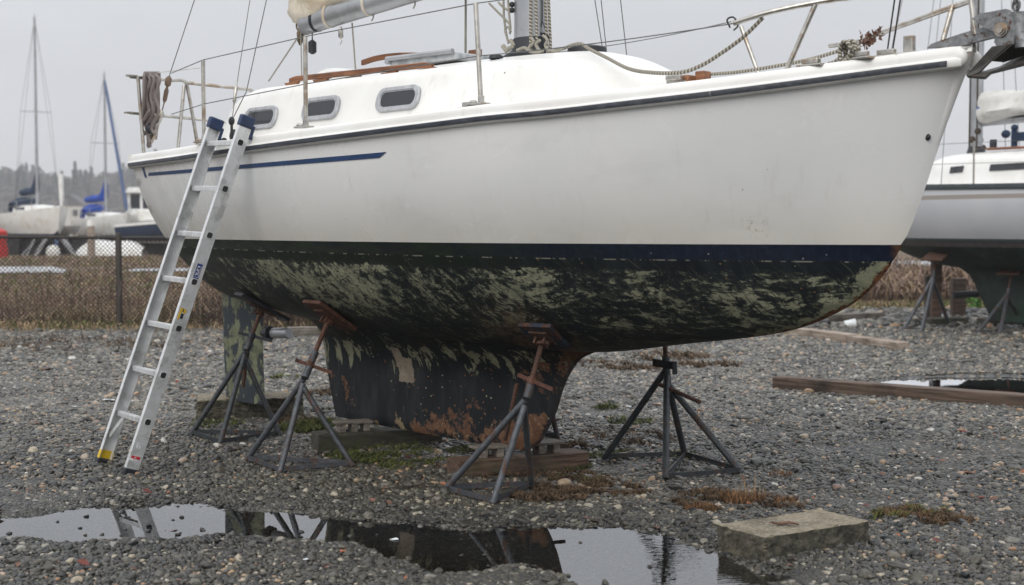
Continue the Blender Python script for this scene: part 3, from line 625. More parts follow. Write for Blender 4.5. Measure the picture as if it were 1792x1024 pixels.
# stanchions, lifelines, pulpit, pushpit
def stanchion(pb, pt):
    mb = MB(); mb.tube([pb, pt], .0135, 10); pt = np.array(pt); s = mb.build('stanchion', 'steel', boat, smooth=50)
    m2 = MB(); m2.box(np.array(pb) + np.array([-.02, 0, .006]), (.13, .06, .012)); m2.tube([np.array(pb), np.array(pb) + np.array([0, 0, .05])], .018, 10); m2.ball(np.array(pb) + np.array([-.06, 0, .018]), .018, 8, 5, (1.6, 1, .8)); m2.build('stanchion_base', 'steel', s, bevel=.003)
    return pt
s2b, s2t = bL(535, 224, 1.02), bL(534, 64, 1.02); s3b, s3t = bL(842, 184, .98), bL(832.5, 6, .98); s1b, s1t = bL(357, 250, .93), bL(355, 105, .93)
for b_, t_ in ((s1b, s1t), (s2b, s2t), (s3b, s3t)): stanchion(b_, t_)
f1b = (1.46, .80, zs(1.46)); stanchion(f1b, bL(1297, 46, -.80)); 
L0 = np.array(bL(243, 134, .62)); Ln = np.array(bL(300, 127, .5)); pul = np.array(bL(1284, 41, .52))
mp = lambda p, q, t=.47: np.array(p) * t + np.array(q) * (1 - t)
T1('lifeline', [bL(300, 128, .62), s1t, s2t, s3t, bL(1330, -62, .52)], .0032, 'wire', boat, 6)
lowp = [bL(300, 200, .62), bL(357, 182, .93), bL(535.5, 147, 1.02), bL(838, 98, .98)]
T1('lifeline', lowp + sag(lowp[-1], pul, .012)[1:], .0032, 'wire', boat, 6)
T1('lifeline', sag((-1.9, .93, 2.64), bL(962, 93, -.93), .0) + sag(bL(962, 93, -.93), bL(1280, 38, -.60), .02)[1:], .003, 'wire', boat, 6)
mb = MB(); mb.tube(curve([pul + np.array([-.02, 0, -.02]), pul + np.array([-.03, -.012, .02]), pul + np.array([0, .0, .03]), pul + np.array([.02, .01, -.01]), pul + np.array([.0, 0, -.035])], 5), .0045, 6); mb.build('lashing', 'dark_wire', boat)
p_n = [pul, bL(1345, 22, .47), bL(1430, 4, .37), bL(1500, -6, .29)]; tip = [(3.0, -.13, p_n[-1][2] + .03), (3.12, 0, p_n[-1][2] + .03), (3.0, .13, p_n[-1][2] + .02)]
p_f = [bL(1700, 0, -.16), bL(1640, 22, -.22), bL(1530, 62, -.34)]
pl = MB(); pl.tube(curve([p_n[0], p_n[1], p_n[2], p_n[3]] + tip + p_f, 8), .0135, 10)
pl.tube([bL(1428, 6, .37), (2.335, -.42, zs(2.335))], .0135, 10); pl.tube([bL(1668, 10, -.19), (2.86, .13, zs(2.86) + .02)], .0135, 10)
pl.tube([(3.09, -.03, tip[0][2] + .02), bL(1708, 60, .03)], .013, 10); pl.tube(curve([bL(1530, 62, -.34), (2.2, .5, 2.55), (1.95, .62, 2.56)], 4), .0135, 10)
pulpit = pl.build('pulpit', 'steel', boat, smooth=50)
for q_ in ((2.335, -.42, zs(2.335)), (2.86, .13, zs(2.86) + .015)): MB().tube([q_, (q_[0], q_[1], q_[2] + .013)], .031, 12).build('pulpit_foot', 'steel', pulpit, smooth=40)
pp = MB(); zt, zm = L0[2], L0[2] - .27
q_ = bL(241, 134, .62); pp.tube([(q_[0] + .04, q_[1] + .02, zs(-3.25) - .01), q_], .0135, 10); pp.tube(curve([(-3.27, -.66, zt), (-3.27, -.45, zt), (-3.27, -.30, zt), bA(322, 142, -3.25), bA(329, 160, -3.25), bA(344, 246, -3.22), (lambda q: (q[0], q[1], 2.05))(bA(347, 262, -3.22))], 8), .0135, 10)
pp.tube([(-3.27, -.67, zm), bA(330, 207, -3.25)], .0115, 8)
pushpit = pp.build('pushpit', 'steel', boat, smooth=50)
pp = MB(); q_ = bA(309, 262, -3.22); pp.tube([bA(322, 150, -3.26), (q_[0], q_[1], 2.05)], .0135, 10); c0 = np.array(bA(328, 145, -3.27)); c1 = np.array(bA(440, 157, -3.0))
pp.tube([c0, c1], .0135, 10); pp.tube([np.array(bA(330, 207, -3.27)), np.array(bA(440, 219, -3.0))], .0115, 8); pp.tube([c1, (c1[0], c1[1], 2.05)], .0135, 10); pp.build('pushpit', 'steel', boat, smooth=50)
T1('antenna_rod', [bA(258, 129, -3.27), bA(350, 119, -3.27)], .004, 'steel', boat, 6)
MB().box((-3.27, -.645, zt + .008), (.03, .09, .016)).build('rail_clamp', 'steel', pushpit, bevel=.003); MB().box((-3.27, -.66, zm), (.03, .1, .014)).build('rail_clamp', 'steel', pushpit, bevel=.003)
# standing rigging
def up(pa, pb, L): pa, pb = np.array(pa), np.array(pb); return pa + (pb - pa) * L
def tb(name, p, q, r=.011):            # turnbuckle
    p, q = np.array(p), np.array(q); return MB().tube([p + (q - p) * t for t in (0, .05, .2, .25, .75, .8, .95, 1)], [.005, .005, .006, r, r, .006, .005, .005], 8).build(name, 'steel', boat, smooth=40)
a_b = np.array(bL(258, 256, .52)); a_m = np.array(bL(296, 133, .47)); a_t = np.array(bL(340, 0, .42))
T1('backstay', [a_m, up(a_m, a_t, 5)], .0035, 'wire', boat, 6)
m1 = np.array(bL(287, 180, .48)); m2 = np.array(bL(283, 195, .485)); m3 = np.array(bL(272, 232, .51))
mb = MB(); mb.tube([up(a_m, m1, t) for t in (0, .1, .33, .42)], [.008, .025, .024, .008], 8); mb.tube([up(a_m, m1, t) for t in (.42, .55, .9, 1)], [.008, .018, .016, .006], 8); mb.tube([m1, m2], .005, 6); mb.build('backstay_insulator', simple('tan_rubber', (.16, .11, .075), .6), boat, smooth=40)
mb = MB()
for dy in (-.014, 0, .014): mb.tube([m2 + np.array([0, dy * .4, 0]), m3 + np.array([0, dy, 0])], .0035, 6)
mb.tube([up(m2, m3, t) for t in (-.05, .05, .5, .62)], [.008, .02, .017, .006], 8); mb.tube([up(m3, a_b, t) for t in (0, .1, .35, .4)], [.012, .026, .026, .012], 8); mb.tube([up(m3, a_b, t) for t in (.4, .5, .9, 1)], [.01, .02, .018, .01], 8); mb.build('backstay_tackle', 'steel', boat, smooth=40)
for (x0, y0, x1, y1, x2, y2) in ((406, 208, 413, 155, 437, 0), (404, 214, 431, 160, 466, 0)):
    b_, c_, t_ = np.array(bL(x0, y0, .98)), np.array(bL(x1, y1, .94)), np.array(bL(x2, y2, .84)); T1('shroud', [b_, c_, up(c_, t_, 5)], .003, 'wire', boat, 6)
tb('turnbuckle', bL(408, 190, .97), bL(415, 140, .93), .012); mb = MB(); b_ = np.array(bL(405, 212, .98)); mb.ball(b_, .03, 8, 5, (1, .5, 1)); mb.tube([b_, (b_[0], b_[1], 2.08)], .01, 6); mb.build('chainplate', 'dark_wire', boat)
for (x0, y0, x1) in ((1056, 94, 1041), (1062, 94, 1052), (1097, 98, 1086)):
    b_, t_ = np.array(bL(x0, y0, -.9)), np.array(bL(x1, 0, -.86)); T1('shroud', [up(b_, t_, -2.2), up(b_, t_, 20)], .0032, 'wire', boat, 6)
for x0, x1 in ((1553, 1566), (1562, 1576)):
    b_, t_ = np.array(bL(x0, 92, .17)), np.array(bL(x1, 0, .17)); T1('furling_line', [b_, up(b_, t_, 14)], .004, 'dark_wire', boat, 6)
T1('topping_lift', [(-.55, .2, roof(-.55, .2)), np.array(bL(820, 0, -.2)) + np.array([0, 0, 3])], .008, simple('olive_line', (.25, .25, .2), .8), boat, 6)
T1('topping_lift', [bL(622, 122, -.1), bL(616, 40, -.03)], .006, 'rope_pale', boat, 6)
e0 = b0 + np.array([-.03, 0, -.06])
mb = MB(); mb.tube([e0, bA(470, 142, -2.55)], .006, 6); mb.tube([e0 + np.array([.01, -.01, 0]), bA(528, 140, -2.0)], .005, 6); mb.tube([e0 + np.array([.02, .01, 0]), bA(534, 140, -2.0)], .005, 6)
mb.build('mainsheet', 'rope_pale', boat); mb = MB(); mb.tube(curve([e0 + np.array([0, 0, .1]), e0 + np.array([-.04, 0, .1]), e0 + np.array([-.05, 0, .04]), e0], 5), .007, 6); mb.tube([e0 + np.array([-.01, 0, dz]) for dz in (.03, 0, -.06, -.09)], [.012, .026, .022, .008], 8); mb.build('mainsheet_block', simple('bronze', (.14, .1, .065), .5, .5), boat, smooth=40)
# halyards and clutter at the mast foot
hl = MB()
for x, r in ((929, .010), (940, .008)): hl.tube([bL(x, 90, .13), up(bL(x, 90, .13), bL(x + (0 if x == 929 else -2), 0, .13), 6)], r, 8)
for x, w in ((955, .02), (961, 0)): hl.tube([bL(x + 3, 92, w), up(bL(x + 3, 92, w), bL(x - 1, 0, w), 6)], .009, 8)
hl.build('halyard', 'rope_fleck', boat, smooth=60)
kn = MB()
for pts, r in (([(930, 66), (934, 74), (926, 84), (930, 92)], .012), ([(945, 70), (938, 78), (944, 88)], .012), ([(905, 88), (918, 84), (928, 90), (940, 92), (950, 89)], .013), ([(893, 70), (898, 80), (888, 86), (884, 90)], .016), ([(880, 80), (886, 88), (892, 84)], .018), ([(950, 62), (958, 70), (954, 80), (962, 90)], .010), ([(962, 88), (975, 90), (990, 82)], .009)):
    kn.tube(curve([bL(x, y, .15) for x, y in pts], 6), r * .8, 8)
kn.build('halyard_tails', 'rope_pale', boat, smooth=60)
kn = MB()
for pts in ([(856, 6), (872, 22), (886, 36), (893, 45), (892, 60)], [(881, 0), (882, 30), (886, 60), (890, 76)], [(889, 0), (891, 26), (893, 44)], [(872, 4), (880, 12), (889, 18)], [(886, 62), (884, 52), (889, 47), (894, 56)]): kn.tube(curve([bL(x, y, .09) for x, y in pts], 6), .007, 6)
kn.build('reefing_line', 'rope_pale', boat, smooth=60)
mb = MB(); c_ = bL(950, 68, .02); mb.tube(curve([bL(x, y, .02) for x, y in ((943, 66), (945, 60), (950, 59), (957, 61), (958, 70), (953, 78))], 5), .008, 6); mb.tube([bL(949, 0, .02), bL(949, 36, .02)], .003, 6); mb.tube([bL(949, 36, .02), bL(944, 60, .02)], .003, 6); mb.tube([bL(949, 36, .02), bL(957, 60, .02)], .003, 6)
for y in (8, 18): MB().ball(bL(896, y, .07), .018, 8, 5).build('mast_cleat', 'dark_wire', boat, smooth=40)
mb.build('mast_fitting', 'dark_wire', boat, smooth=40)
# cleats on the bow rail
def cleat(x, y, w, post=False):
    a, _ = bl(x, y, w); z = zs(a) + .012; mb = MB(); mb.box((a, -w, z), (.14, .06, .012))
    if post: mb.box((a, -w, z + .045), (.05, .035, .08)); 
    else: mb.box((a, -w, z + .02), (.09, .035, .025))
    mb.build('cleat', 'steel', boat, bevel=.004)
cleat(1420, 106, .4); cleat(1592, 88, .14, True); cleat(1505, 98, .3); cleat(1552, 92, .2); cleat(822, 188, .98)
mb = MB(); a_, z_ = bl(382, 246, .95); mb.ball((a_ + .05, -.86, z_ + .03), .034, 10, 6, (1, 1, 1.4)); mb.ball((a_ - .04, -.88, z_ + .0), .025, 8, 5); mb.build('winch', 'dark_rubber', boat, smooth=50)
# bow roller with rusty cheek plates
def plate(pts, w, th, mb): mb.prism([bl(x, y, w) for x, y in pts], (1, 0, 0), (0, 0, 1), (0, -w, 0), (0, 1, 0), th)
mb = MB(); cheek = [(1701, 33), (1716, 24), (1762, 15.5), (1769, 18), (1774, 29), (1778, 50), (1776, 76), (1768, 77), (1745, 81), (1741, 74), (1744, 58), (1722, 47)]
plate(cheek, .075, .007, mb); plate(cheek, -.03, .007, mb); roller = mb.build('bow_roller', 'anchor_steel', boat)
mb = MB(); c = np.array(bL(1754, 52, .075)); ax = np.array([0, 1., 0])
for r, t0, t1 in ((.034, -.014, -.004), (.026, -.026, -.014), (.019, -.036, -.026)): mb.tube([c + ax * t0, c + ax * t1], r, 12 if r > .03 else 18)
mb.tube([c + ax * -.02, c + ax * .13], .012, 10); mb.build('roller_bolt', 'steel', roller, smooth=40)
# ------------------------------------------------------------------ ground, puddles, gravel
def vnoise(x, y, s, seed=0):           # cheap smooth value noise, vectorised
    x = np.asarray(x, float) / s; y = np.asarray(y, float) / s; xi = np.floor(x).astype(np.int64); yi = np.floor(y).astype(np.int64); fx = x - xi; fy = y - yi
    fx = fx*fx*(3-2*fx); fy = fy*fy*(3-2*fy)
    def h(i, j): v = (i * 374761393 + j * 668265263 + seed * 1442695041) & 0x7fffffff; v = ((v ^ (v >> 13)) * 1274126177) & 0x7fffffff; return ((v ^ (v >> 16)) & 0xffff) / 65535.0
    return (h(xi, yi)*(1-fx)+h(xi+1, yi)*fx)*(1-fy) + (h(xi, yi+1)*(1-fx)+h(xi+1, yi+1)*fx)*fy
def poly_sd(px, py, poly):             # signed distance, positive inside
    px = np.asarray(px, float); py = np.asarray(py, float); d = np.full(px.shape, 1e9); ins = np.zeros(px.shape, bool); n = len(poly)
    for i in range(n):
        ax, ay = poly[i][:2]; bx, by = poly[(i+1) % n][:2]; ex, ey = bx-ax, by-ay
        t = np.clip(((px-ax)*ex + (py-ay)*ey) / (ex*ex+ey*ey+1e-12), 0, 1); d = np.minimum(d, np.hypot(px-ax-t*ex, py-ay-t*ey))
        c = ((ay > py) != (by > py)) & (px < (bx-ax)*(py-ay)/(by-ay+1e-12)+ax); ins ^= c
    return np.where(ins, d, -d)
PUD1 = [gp(x, y)[:2] for x, y in [(-260, 925), (-60, 908), (30, 899), (110, 893), (185, 884), (300, 878), (400, 884), (480, 889), (560, 892), (650, 902), (740, 914), (830, 922), (900, 918), (955, 912), (1040, 914), (1120, 922), (1200, 940), (1260, 962), (1330, 985), (1370, 1006), (1320, 1040), (1240, 1075), (1100, 1075), (1010, 1040), (965, 1008), (900, 1000), (800, 1006), (730, 1000), (660, 974), (600, 955), (500, 946), (400, 941), (300, 946), (200, 950), (90, 948), (0, 944), (-120, 950), (-260, 955)]]
PUD2 = [gp(x, y, .05)[:2] for x, y in [(1500, 672), (1560, 661), (1660, 657), (1760, 656), (1900, 662), (1960, 676), (1900, 694), (1780, 694), (1640, 690), (1550, 684)]]
WL1, WL2 = -.010, .041
def gz(x, y):
    x = np.asarray(x, float); y = np.asarray(y, float)
    t = np.clip((y - 9.0) / 2.2, 0, 1); z = .05 * t * t * (3 - 2 * t)
    z = z + (vnoise(x, y, .55, 1) - .5) * .014 + (vnoise(x, y, .16, 2) - .5) * .012 + (vnoise(x, y, 2.6, 3) - .5) * .02 * np.clip((np.abs(y - 7) - .6), 0, 1)
    s1 = poly_sd(x, y, PUD1); s2 = poly_sd(x, y, PUD2)
    shallow = 1 - .22 * np.exp(-((x + .55) / .85) ** 4)
    z = z - np.clip(s1 * .17 + .010, 0, .036 * shallow) + np.where(s1 < 0, np.clip(-s1 * .04, 0, .008), 0) + (vnoise(x, y, .24, 21) - .5) * .034 * np.exp(-(s1 / .25) ** 2)
    z = z - np.clip(s2 * .25 + .012, 0, .05)
    return z
gz1 = lambda x, y: .05 if y > 16 else float(gz(np.array([x]), np.array([y]))[0])
def G(x, y):                           # ground point under a pixel
    z = 0.0
    for _ in range(6): p = gp(x, y, z); z = gz1(p[0], p[1])
    p[2] = z; return p
xs = np.concatenate([-np.geomspace(500, 8.2, 26), np.linspace(-8, 10, 258), np.geomspace(10.2, 540, 26)])
ys = np.concatenate([[-20, -5, 0, 2, 3.5], np.linspace(4.6, 10.6, 150), np.linspace(10.7, 22, 90), np.geomspace(22.4, 780, 40)])
GX, GY = np.meshgrid(xs, ys); GZ = gz(GX, GY); nx = len(xs); ny = len(ys)
verts = np.stack([GX, GY, GZ], -1).reshape(-1, 3)
i, j = np.meshgrid(np.arange(ny - 1), np.arange(nx - 1), indexing='ij'); q = (i * nx + j).ravel()
faces = np.stack([q, q + 1, q + nx + 1, q + nx], 1)
def big_mesh(name, verts, faces, mat, smooth=False):
    me = bpy.data.meshes.new(name); k = faces.shape[1]; me.vertices.add(len(verts)); me.vertices.foreach_set('co', np.asarray(verts, np.float32).ravel())
    me.loops.add(faces.size); me.loops.foreach_set('vertex_index', faces.ravel().astype(np.int32)); me.polygons.add(len(faces)); me.polygons.foreach_set('loop_start', np.arange(0, faces.size, k, dtype=np.int32)); me.polygons.foreach_set('loop_total', np.full(len(faces), k, np.int32))
    if smooth: me.polygons.foreach_set('use_smooth', np.ones(len(faces), bool))
    me.update(calc_edges=True); me.validate(); me.materials.append(M[mat] if isinstance(mat, str) else mat)
    o = bpy.data.objects.new(name, me); COL.objects.link(o); return o
def ground_mat():
    t = NT('gravel_bed'); o = t.gen(); X = t.xyz(o)
    v = t.n('ShaderNodeTexVoronoi', {'Vector': t.map(o, (1, 1, .2)), 'Scale': 38.0}); vc = t.xyz(v.outputs['Color'])[0]
    v2 = t.n('ShaderNodeTexVoronoi', {'Vector': t.map(o, (1, 1, .2)), 'Scale': 15.0}); vc2 = t.xyz(v2.outputs['Color'])[0]
    far = t.step(X[1], 14.0, 20.0); cell = t.add(t.mul(vc, t.math('SUBTRACT', 1.0, far)), t.mul(vc2, far))
    c = t.ramp(cell, [(0.0, (.028, .031, .034)), (.3, (.06, .065, .068)), (.6, (.10, .105, .108)), (.8, (.16, .155, .145)), (.92, (.24, .22, .185)), (1.0, (.3, .2, .12))])
    fines = t.mix(t.step(t.noise(o, 120, 3), .4, .6), (.018, .017, .014), (.055, .048, .038)); near = t.math('SUBTRACT', 1.0, t.step(X[1], 9.0, 15.0)); c = t.mix(t.mul(near, .7), c, fines)
    n = t.noise(o, .9, 6, .6); wet = t.step(n, .40, .62); c = t.mix(t.mul(wet, .35), c, (.03, .032, .033))
    p = t.step(t.noise(t.map(o, (.5, 1, 1)), .75, 7, .7), .60, .68); p = t.mul(p, t.step(X[1], 9.5, 12.0)); c = t.mix(t.mul(p, .55), c, (.13, .085, .045))
    h = t.math('SUBTRACT', 1.0, t.add(t.mul(v.outputs['Distance'], t.math('SUBTRACT', 1.0, far)), t.mul(v2.outputs['Distance'], far)))
    M['gravel_bed'] = t.out(c, t.math('MULTIPLY_ADD', wet, -.25, .75), 0, t.bump(h, .9, .02))
    t = NT('pebbles'); o = t.obj(); tone = t.n('ShaderNodeAttribute', attribute_name='tone', attribute_type='INSTANCER').outputs['Fac']; wt = t.n('ShaderNodeAttribute', attribute_name='warm', attribute_type='INSTANCER').outputs['Fac']
    cool = t.ramp(tone, [(0.0, (.012, .013, .014)), (.2, (.034, .035, .034)), (.42, (.074, .074, .070)), (.6, (.13, .127, .118)), (.76, (.20, .195, .18)), (.87, (.32, .30, .25)), (.93, (.30, .19, .10)), (.955, (.16, .085, .06)), (.975, (.40, .37, .32)), (1.0, (.55, .54, .5))])
    warm = t.ramp(tone, [(0.0, (.03, .028, .022)), (.25, (.09, .08, .06)), (.5, (.19, .175, .14)), (.75, (.29, .26, .20)), (.9, (.38, .33, .24)), (.96, (.36, .2, .1)), (1.0, (.5, .48, .42))])
    c = t.mix(wt, cool, warm); n = t.noise(o, 3.5, 6, .65); c = t.mix(t.mul(t.step(n, .45, .7), .45), c, t.mix(.5, c, (.02, .02, .02)))
    M['pebbles'] = t.out(c, .33, 0, t.bump(n, .15, .1), Specular_IOR_Level=.5)
    t = NT('water'); o = t.gen(); w = t.noise(t.map(o, (1, 1, 1)), 3.0, 3, .5); rip = t.n('ShaderNodeTexWave', {'Vector': t.map(o, (1, 1, 1), (0, 0, R(80))), 'Scale': 9.0, 'Distortion': 5.0, 'Detail': 2.0, 'Detail Scale': 2.0}).outputs['Fac']
    X = t.xyz(o)[0]; amt = t.mul(t.step(X, .35, 1.1), t.math('SUBTRACT', 1.0, t.step(X, 2.0, 2.4)))
    nb = t.bump(t.add(t.mul(w, .08), t.mul(t.mul(rip, amt), .14)), .25, .012)
    fr = t.n('ShaderNodeFresnel', {'IOR': 2.5, 'Normal': nb}); gl = t.n('ShaderNodeBsdfGlossy', {'Color': (.97, .98, 1.0), 'Roughness': .012, 'Normal': nb}); tr = t.n('ShaderNodeBsdfTransparent', {'Color': (.88, .84, .74)})
    mx = t.n('ShaderNodeMixShader', {0: fr, 1: tr, 2: gl}); ou = t.n('ShaderNodeOutputMaterial'); t.t.links.new(mx.outputs[0], ou.inputs[0]); M['water'] = t.m
    t = NT('field'); o = t.gen(); n1 = t.noise(o, .35, 8, .65); n2 = t.noise(t.map(o, (1, .4, 1)), 3.0, 8, .7)
    c = t.ramp(t.add(t.mul(n1, .6), t.mul(n2, .4)), [(.3, (.05, .035, .022)), (.45, (.12, .08, .048)), (.55, (.17, .115, .07)), (.64, (.085, .09, .03)), (.75, (.16, .12, .07))])
    M['field'] = t.out(c, .95, 0, t.bump(n2, .8, .2))
    t = NT('pond'); M['pond'] = t.out((.50, .52, .54), .25, 0, None)
ground_mat()
tag(big_mesh('ground', verts, faces, 'gravel_bed', True), kind='structure')
def sheet(name, poly, z, mat, step=None):
    mb = MB(); mb.add([(p[0], p[1], z) for p in poly], [tuple(range(len(poly)))]); o = mb.build(name, mat, None); return o
def grow(poly, d):
    c = np.mean(poly, 0); return [p + (p - c) / np.linalg.norm(p - c) * d for p in poly]
tag(sheet('puddle', [(-3.6, 5.2), (2.6, 5.2), (2.6, 8.0), (-3.6, 8.0)], WL1, 'water'), kind='structure')
tag(sheet('puddle', grow(PUD2, .25), WL2, 'water'), kind='structure')
# keep the big water sheet inside the hollow: lift the ground everywhere else is done in gz(); far field beyond the fence
def yard_edge(x): return np.interp(x, [-40, -6, -2, 1, 4, 12, 40], [20.6, 20.8, 21.5, 24, 25.5, 26.5, 27])
fx = np.linspace(-160, 160, 60); fv = []; ff = []
for k, x in enumerate(fx): fv += [(x, float(yard_edge(x)) + 1.2 * math.sin(k * 1.7) * .3, .062), (x, 60, .10), (x, 330, .2)]
for k in range(len(fx) - 1):
    for m in range(2): ff.append((k*3+m, (k+1)*3+m, (k+1)*3+m+1, k*3+m+1))
tag(MB().add(fv, ff).build('field', 'field', None, recenter=False), kind='structure')
tag(sheet('pond', [(-40, 43), (-13.6, 43.2), (-14.4, 46), (-16, 49.5), (-40, 50)], .13, 'pond'), kind='structure')
tag(sheet('pond', [(-12.2, 44.5), (-9.0, 45), (-5, 45.5), (-5, 48), (-9.6, 48), (-12.4, 47)], .13, 'pond'), kind='structure')
tag(sheet('track', [(10, 52), (40, 50), (40, 56), (8, 58)], .13, 'pond'), kind='structure')

# gravel: one point per stone, instanced by geometry nodes
def scatter(y0, y1, size, x_of, cover=1.0):
    st = size * .92 / math.sqrt(cover); PX, PY = [], []
    y = y0
    yy = np.arange(y0, y1, st)
    for y in yy:
        a, b = x_of(y); x = np.arange(a, b, st); PX.append(x + (RNG.random(len(x)) - .5) * st * .95); PY.append(np.full(len(x), y) + (RNG.random(len(x)) - .5) * st * .95)
    return np.concatenate(PX), np.concatenate(PY), np.full(sum(map(len, PX)), size)
lim = lambda m: (lambda y: (-.37 * y - m, .37 * y + m))
parts = [scatter(5.1, 8.2, .0172, lim(1.5)), scatter(8.2, 11.5, .0205, lim(1.6)), scatter(11.5, 15, .0215, lim(1.5), .9), scatter(15, 20.6, .030, lim(1.8), .75), scatter(20.6, 26, .07, lambda y: (0, .37 * y + 3), .5), scatter(5.1, 9.5, .034, lim(.5), .03)]
px = np.concatenate([p[0] for p in parts]); py = np.concatenate([p[1] for p in parts]); sz = np.concatenate([p[2] for p in parts])
sz = sz * np.exp(RNG.normal(0, .36, len(px))); s1 = poly_sd(px, py, PUD1)
keep = (py < yard_edge(px) + .3) & ~((s1 > .16) & (RNG.random(len(px)) > .9)) & ~((s1 > .10) & (sz > .032)) & ~((poly_sd(px, py, PUD2) > -.02) & (RNG.random(len(px)) > .02))
px, py, sz = px[keep], py[keep], sz[keep]; n = len(px); s1 = s1[keep]
pz = gz(px, py) + sz * (.08 + .16 * RNG.random(n)); mud = vnoise(px, py, .7, 33) * .6 + vnoise(px, py, .22, 34) * .4; pz = pz - sz * .5 * np.clip((mud - .63) * 6, 0, .8); pz = np.where((s1 > .08), pz - sz * .3, pz); isl = (s1 > .015) & (RNG.random(n) < np.where(px < -1.3, .004, .002)); sz = np.where(isl, np.maximum(sz * 1.1, .016), sz); pz = np.where(isl, WL1 + sz * .06, pz)
me = bpy.data.meshes.new('gravel'); me.vertices.add(n); me.vertices.foreach_set('co', np.stack([px, py, pz], 1).astype(np.float32).ravel())
def pattr(name, typ, data): a = me.attributes.new(name, typ, 'POINT'); a.data.foreach_set('vector' if typ == 'FLOAT_VECTOR' else 'value', np.asarray(data, np.float32).ravel())
pattr('psize', 'FLOAT_VECTOR', np.stack([sz * (1.0 + .45 * RNG.random(n)), sz * (.75 + .3 * RNG.random(n)), sz * (.50 + .36 * RNG.random(n))], 1))
pattr('prot', 'FLOAT_VECTOR', np.stack([RNG.normal(0, .28, n), RNG.normal(0, .28, n), RNG.random(n) * 6.283], 1))
patch = vnoise(px, py, .8, 9) * .6 + vnoise(px, py, .25, 10) * .4
tone = np.clip(RNG.beta(.82, 1.5, n) + (patch - .5) * .2, 0, .93); odd = RNG.random(n); tone = np.where(odd < .022, .90 + .07 * RNG.random(n), tone); tone = np.where((odd > .022) & (odd < .04), .965 + .035 * RNG.random(n), tone)
far_ = np.clip((py - 8.6) / 3.0, 0, 1); tone = np.where(tone < .89, tone * (.48 + .32 * far_) + .08 * far_, tone); tone = tone * (1 - .42 * np.exp(-np.clip(-s1, 0, 9) / .22)); tone = np.where((s1 > .02) & ~isl, tone * .85 + .16, tone)
pattr('tone', 'FLOAT', tone)
dry = np.exp(-(((px + .1) / 1.15) ** 2 + ((py - 8.25) / .62) ** 2)) + .7 * np.exp(-(((px + 1.3) / .9) ** 2 + ((py - 8.75) / .55) ** 2)) + .35 * np.exp(-(((px - .1) / 1.6) ** 2 + ((py - 6.1) / .7) ** 2))
pattr('warm', 'FLOAT', np.clip(dry * (.5 + RNG.random(n)) + (RNG.random(n) < .72) * RNG.random(n) ** .7, 0, 1))
pattr('pick', 'FLOAT', RNG.integers(0, 6, n))
go = bpy.data.objects.new('gravel', me); COL.objects.link(go); tag(go, 'wet grey river gravel covering the yard', 'gravel', kind='stuff')
ng = bpy.data.node_groups.new('gravel_stones', 'GeometryNodeTree'); ng.interface.new_socket('Geometry', in_out='INPUT', socket_type='NodeSocketGeometry'); ng.interface.new_socket('Geometry', in_out='OUTPUT', socket_type='NodeSocketGeometry')
N_ = ng.nodes; L_ = ng.links; gi = N_.new('NodeGroupInput'); gout = N_.new('NodeGroupOutput'); g2i = N_.new('GeometryNodeGeometryToInstance')
for k in range(6):
    ico = N_.new('GeometryNodeMeshIcoSphere'); ico.inputs['Radius'].default_value = .5; ico.inputs['Subdivisions'].default_value = 3
    pos = N_.new('GeometryNodeInputPosition'); nz = N_.new('ShaderNodeTexNoise'); nz.noise_dimensions = '4D'; nz.inputs['W'].default_value = 3.7 * k; nz.inputs['Scale'].default_value = 1.7; nz.inputs['Detail'].default_value = 1.0
    L_.new(pos.outputs[0], nz.inputs['Vector']); sub = N_.new('ShaderNodeVectorMath'); sub.operation = 'SUBTRACT'; sub.inputs[1].default_value = (.5, .5, .5); L_.new(nz.outputs['Color'], sub.inputs[0])
    scl = N_.new('ShaderNodeVectorMath'); scl.operation = 'SCALE'; scl.inputs['Scale'].default_value = .5; L_.new(sub.outputs[0], scl.inputs[0])
    sp = N_.new('GeometryNodeSetPosition'); L_.new(ico.outputs['Mesh'], sp.inputs['Geometry']); L_.new(scl.outputs[0], sp.inputs['Offset'])
    ss = N_.new('GeometryNodeSetShadeSmooth'); L_.new(sp.outputs[0], ss.inputs[0]); mt = N_.new('GeometryNodeSetMaterial'); mt.inputs['Material'].default_value = M['pebbles']; L_.new(ss.outputs[0], mt.inputs[0]); L_.new(mt.outputs[0], g2i.inputs[0])
iop = N_.new('GeometryNodeInstanceOnPoints'); iop.inputs['Pick Instance'].default_value = True; L_.new(gi.outputs[0], iop.inputs['Points']); L_.new(g2i.outputs[0], iop.inputs['Instance'])
def nattr(name, typ):
    a = N_.new('GeometryNodeInputNamedAttribute'); a.data_type = typ; a.inputs['Name'].default_value = name; return a.outputs['Attribute']
e2r = N_.new('FunctionNodeEulerToRotation'); L_.new(nattr('prot', 'FLOAT_VECTOR'), e2r.inputs[0]); L_.new(e2r.outputs[0], iop.inputs['Rotation'])
L_.new(nattr('psize', 'FLOAT_VECTOR'), iop.inputs['Scale']); L_.new(nattr('pick', 'FLOAT'), iop.inputs['Instance Index']); L_.new(iop.outputs[0], gout.inputs[0])
md = go.modifiers.new('stones', 'NODES'); md.node_group = ng

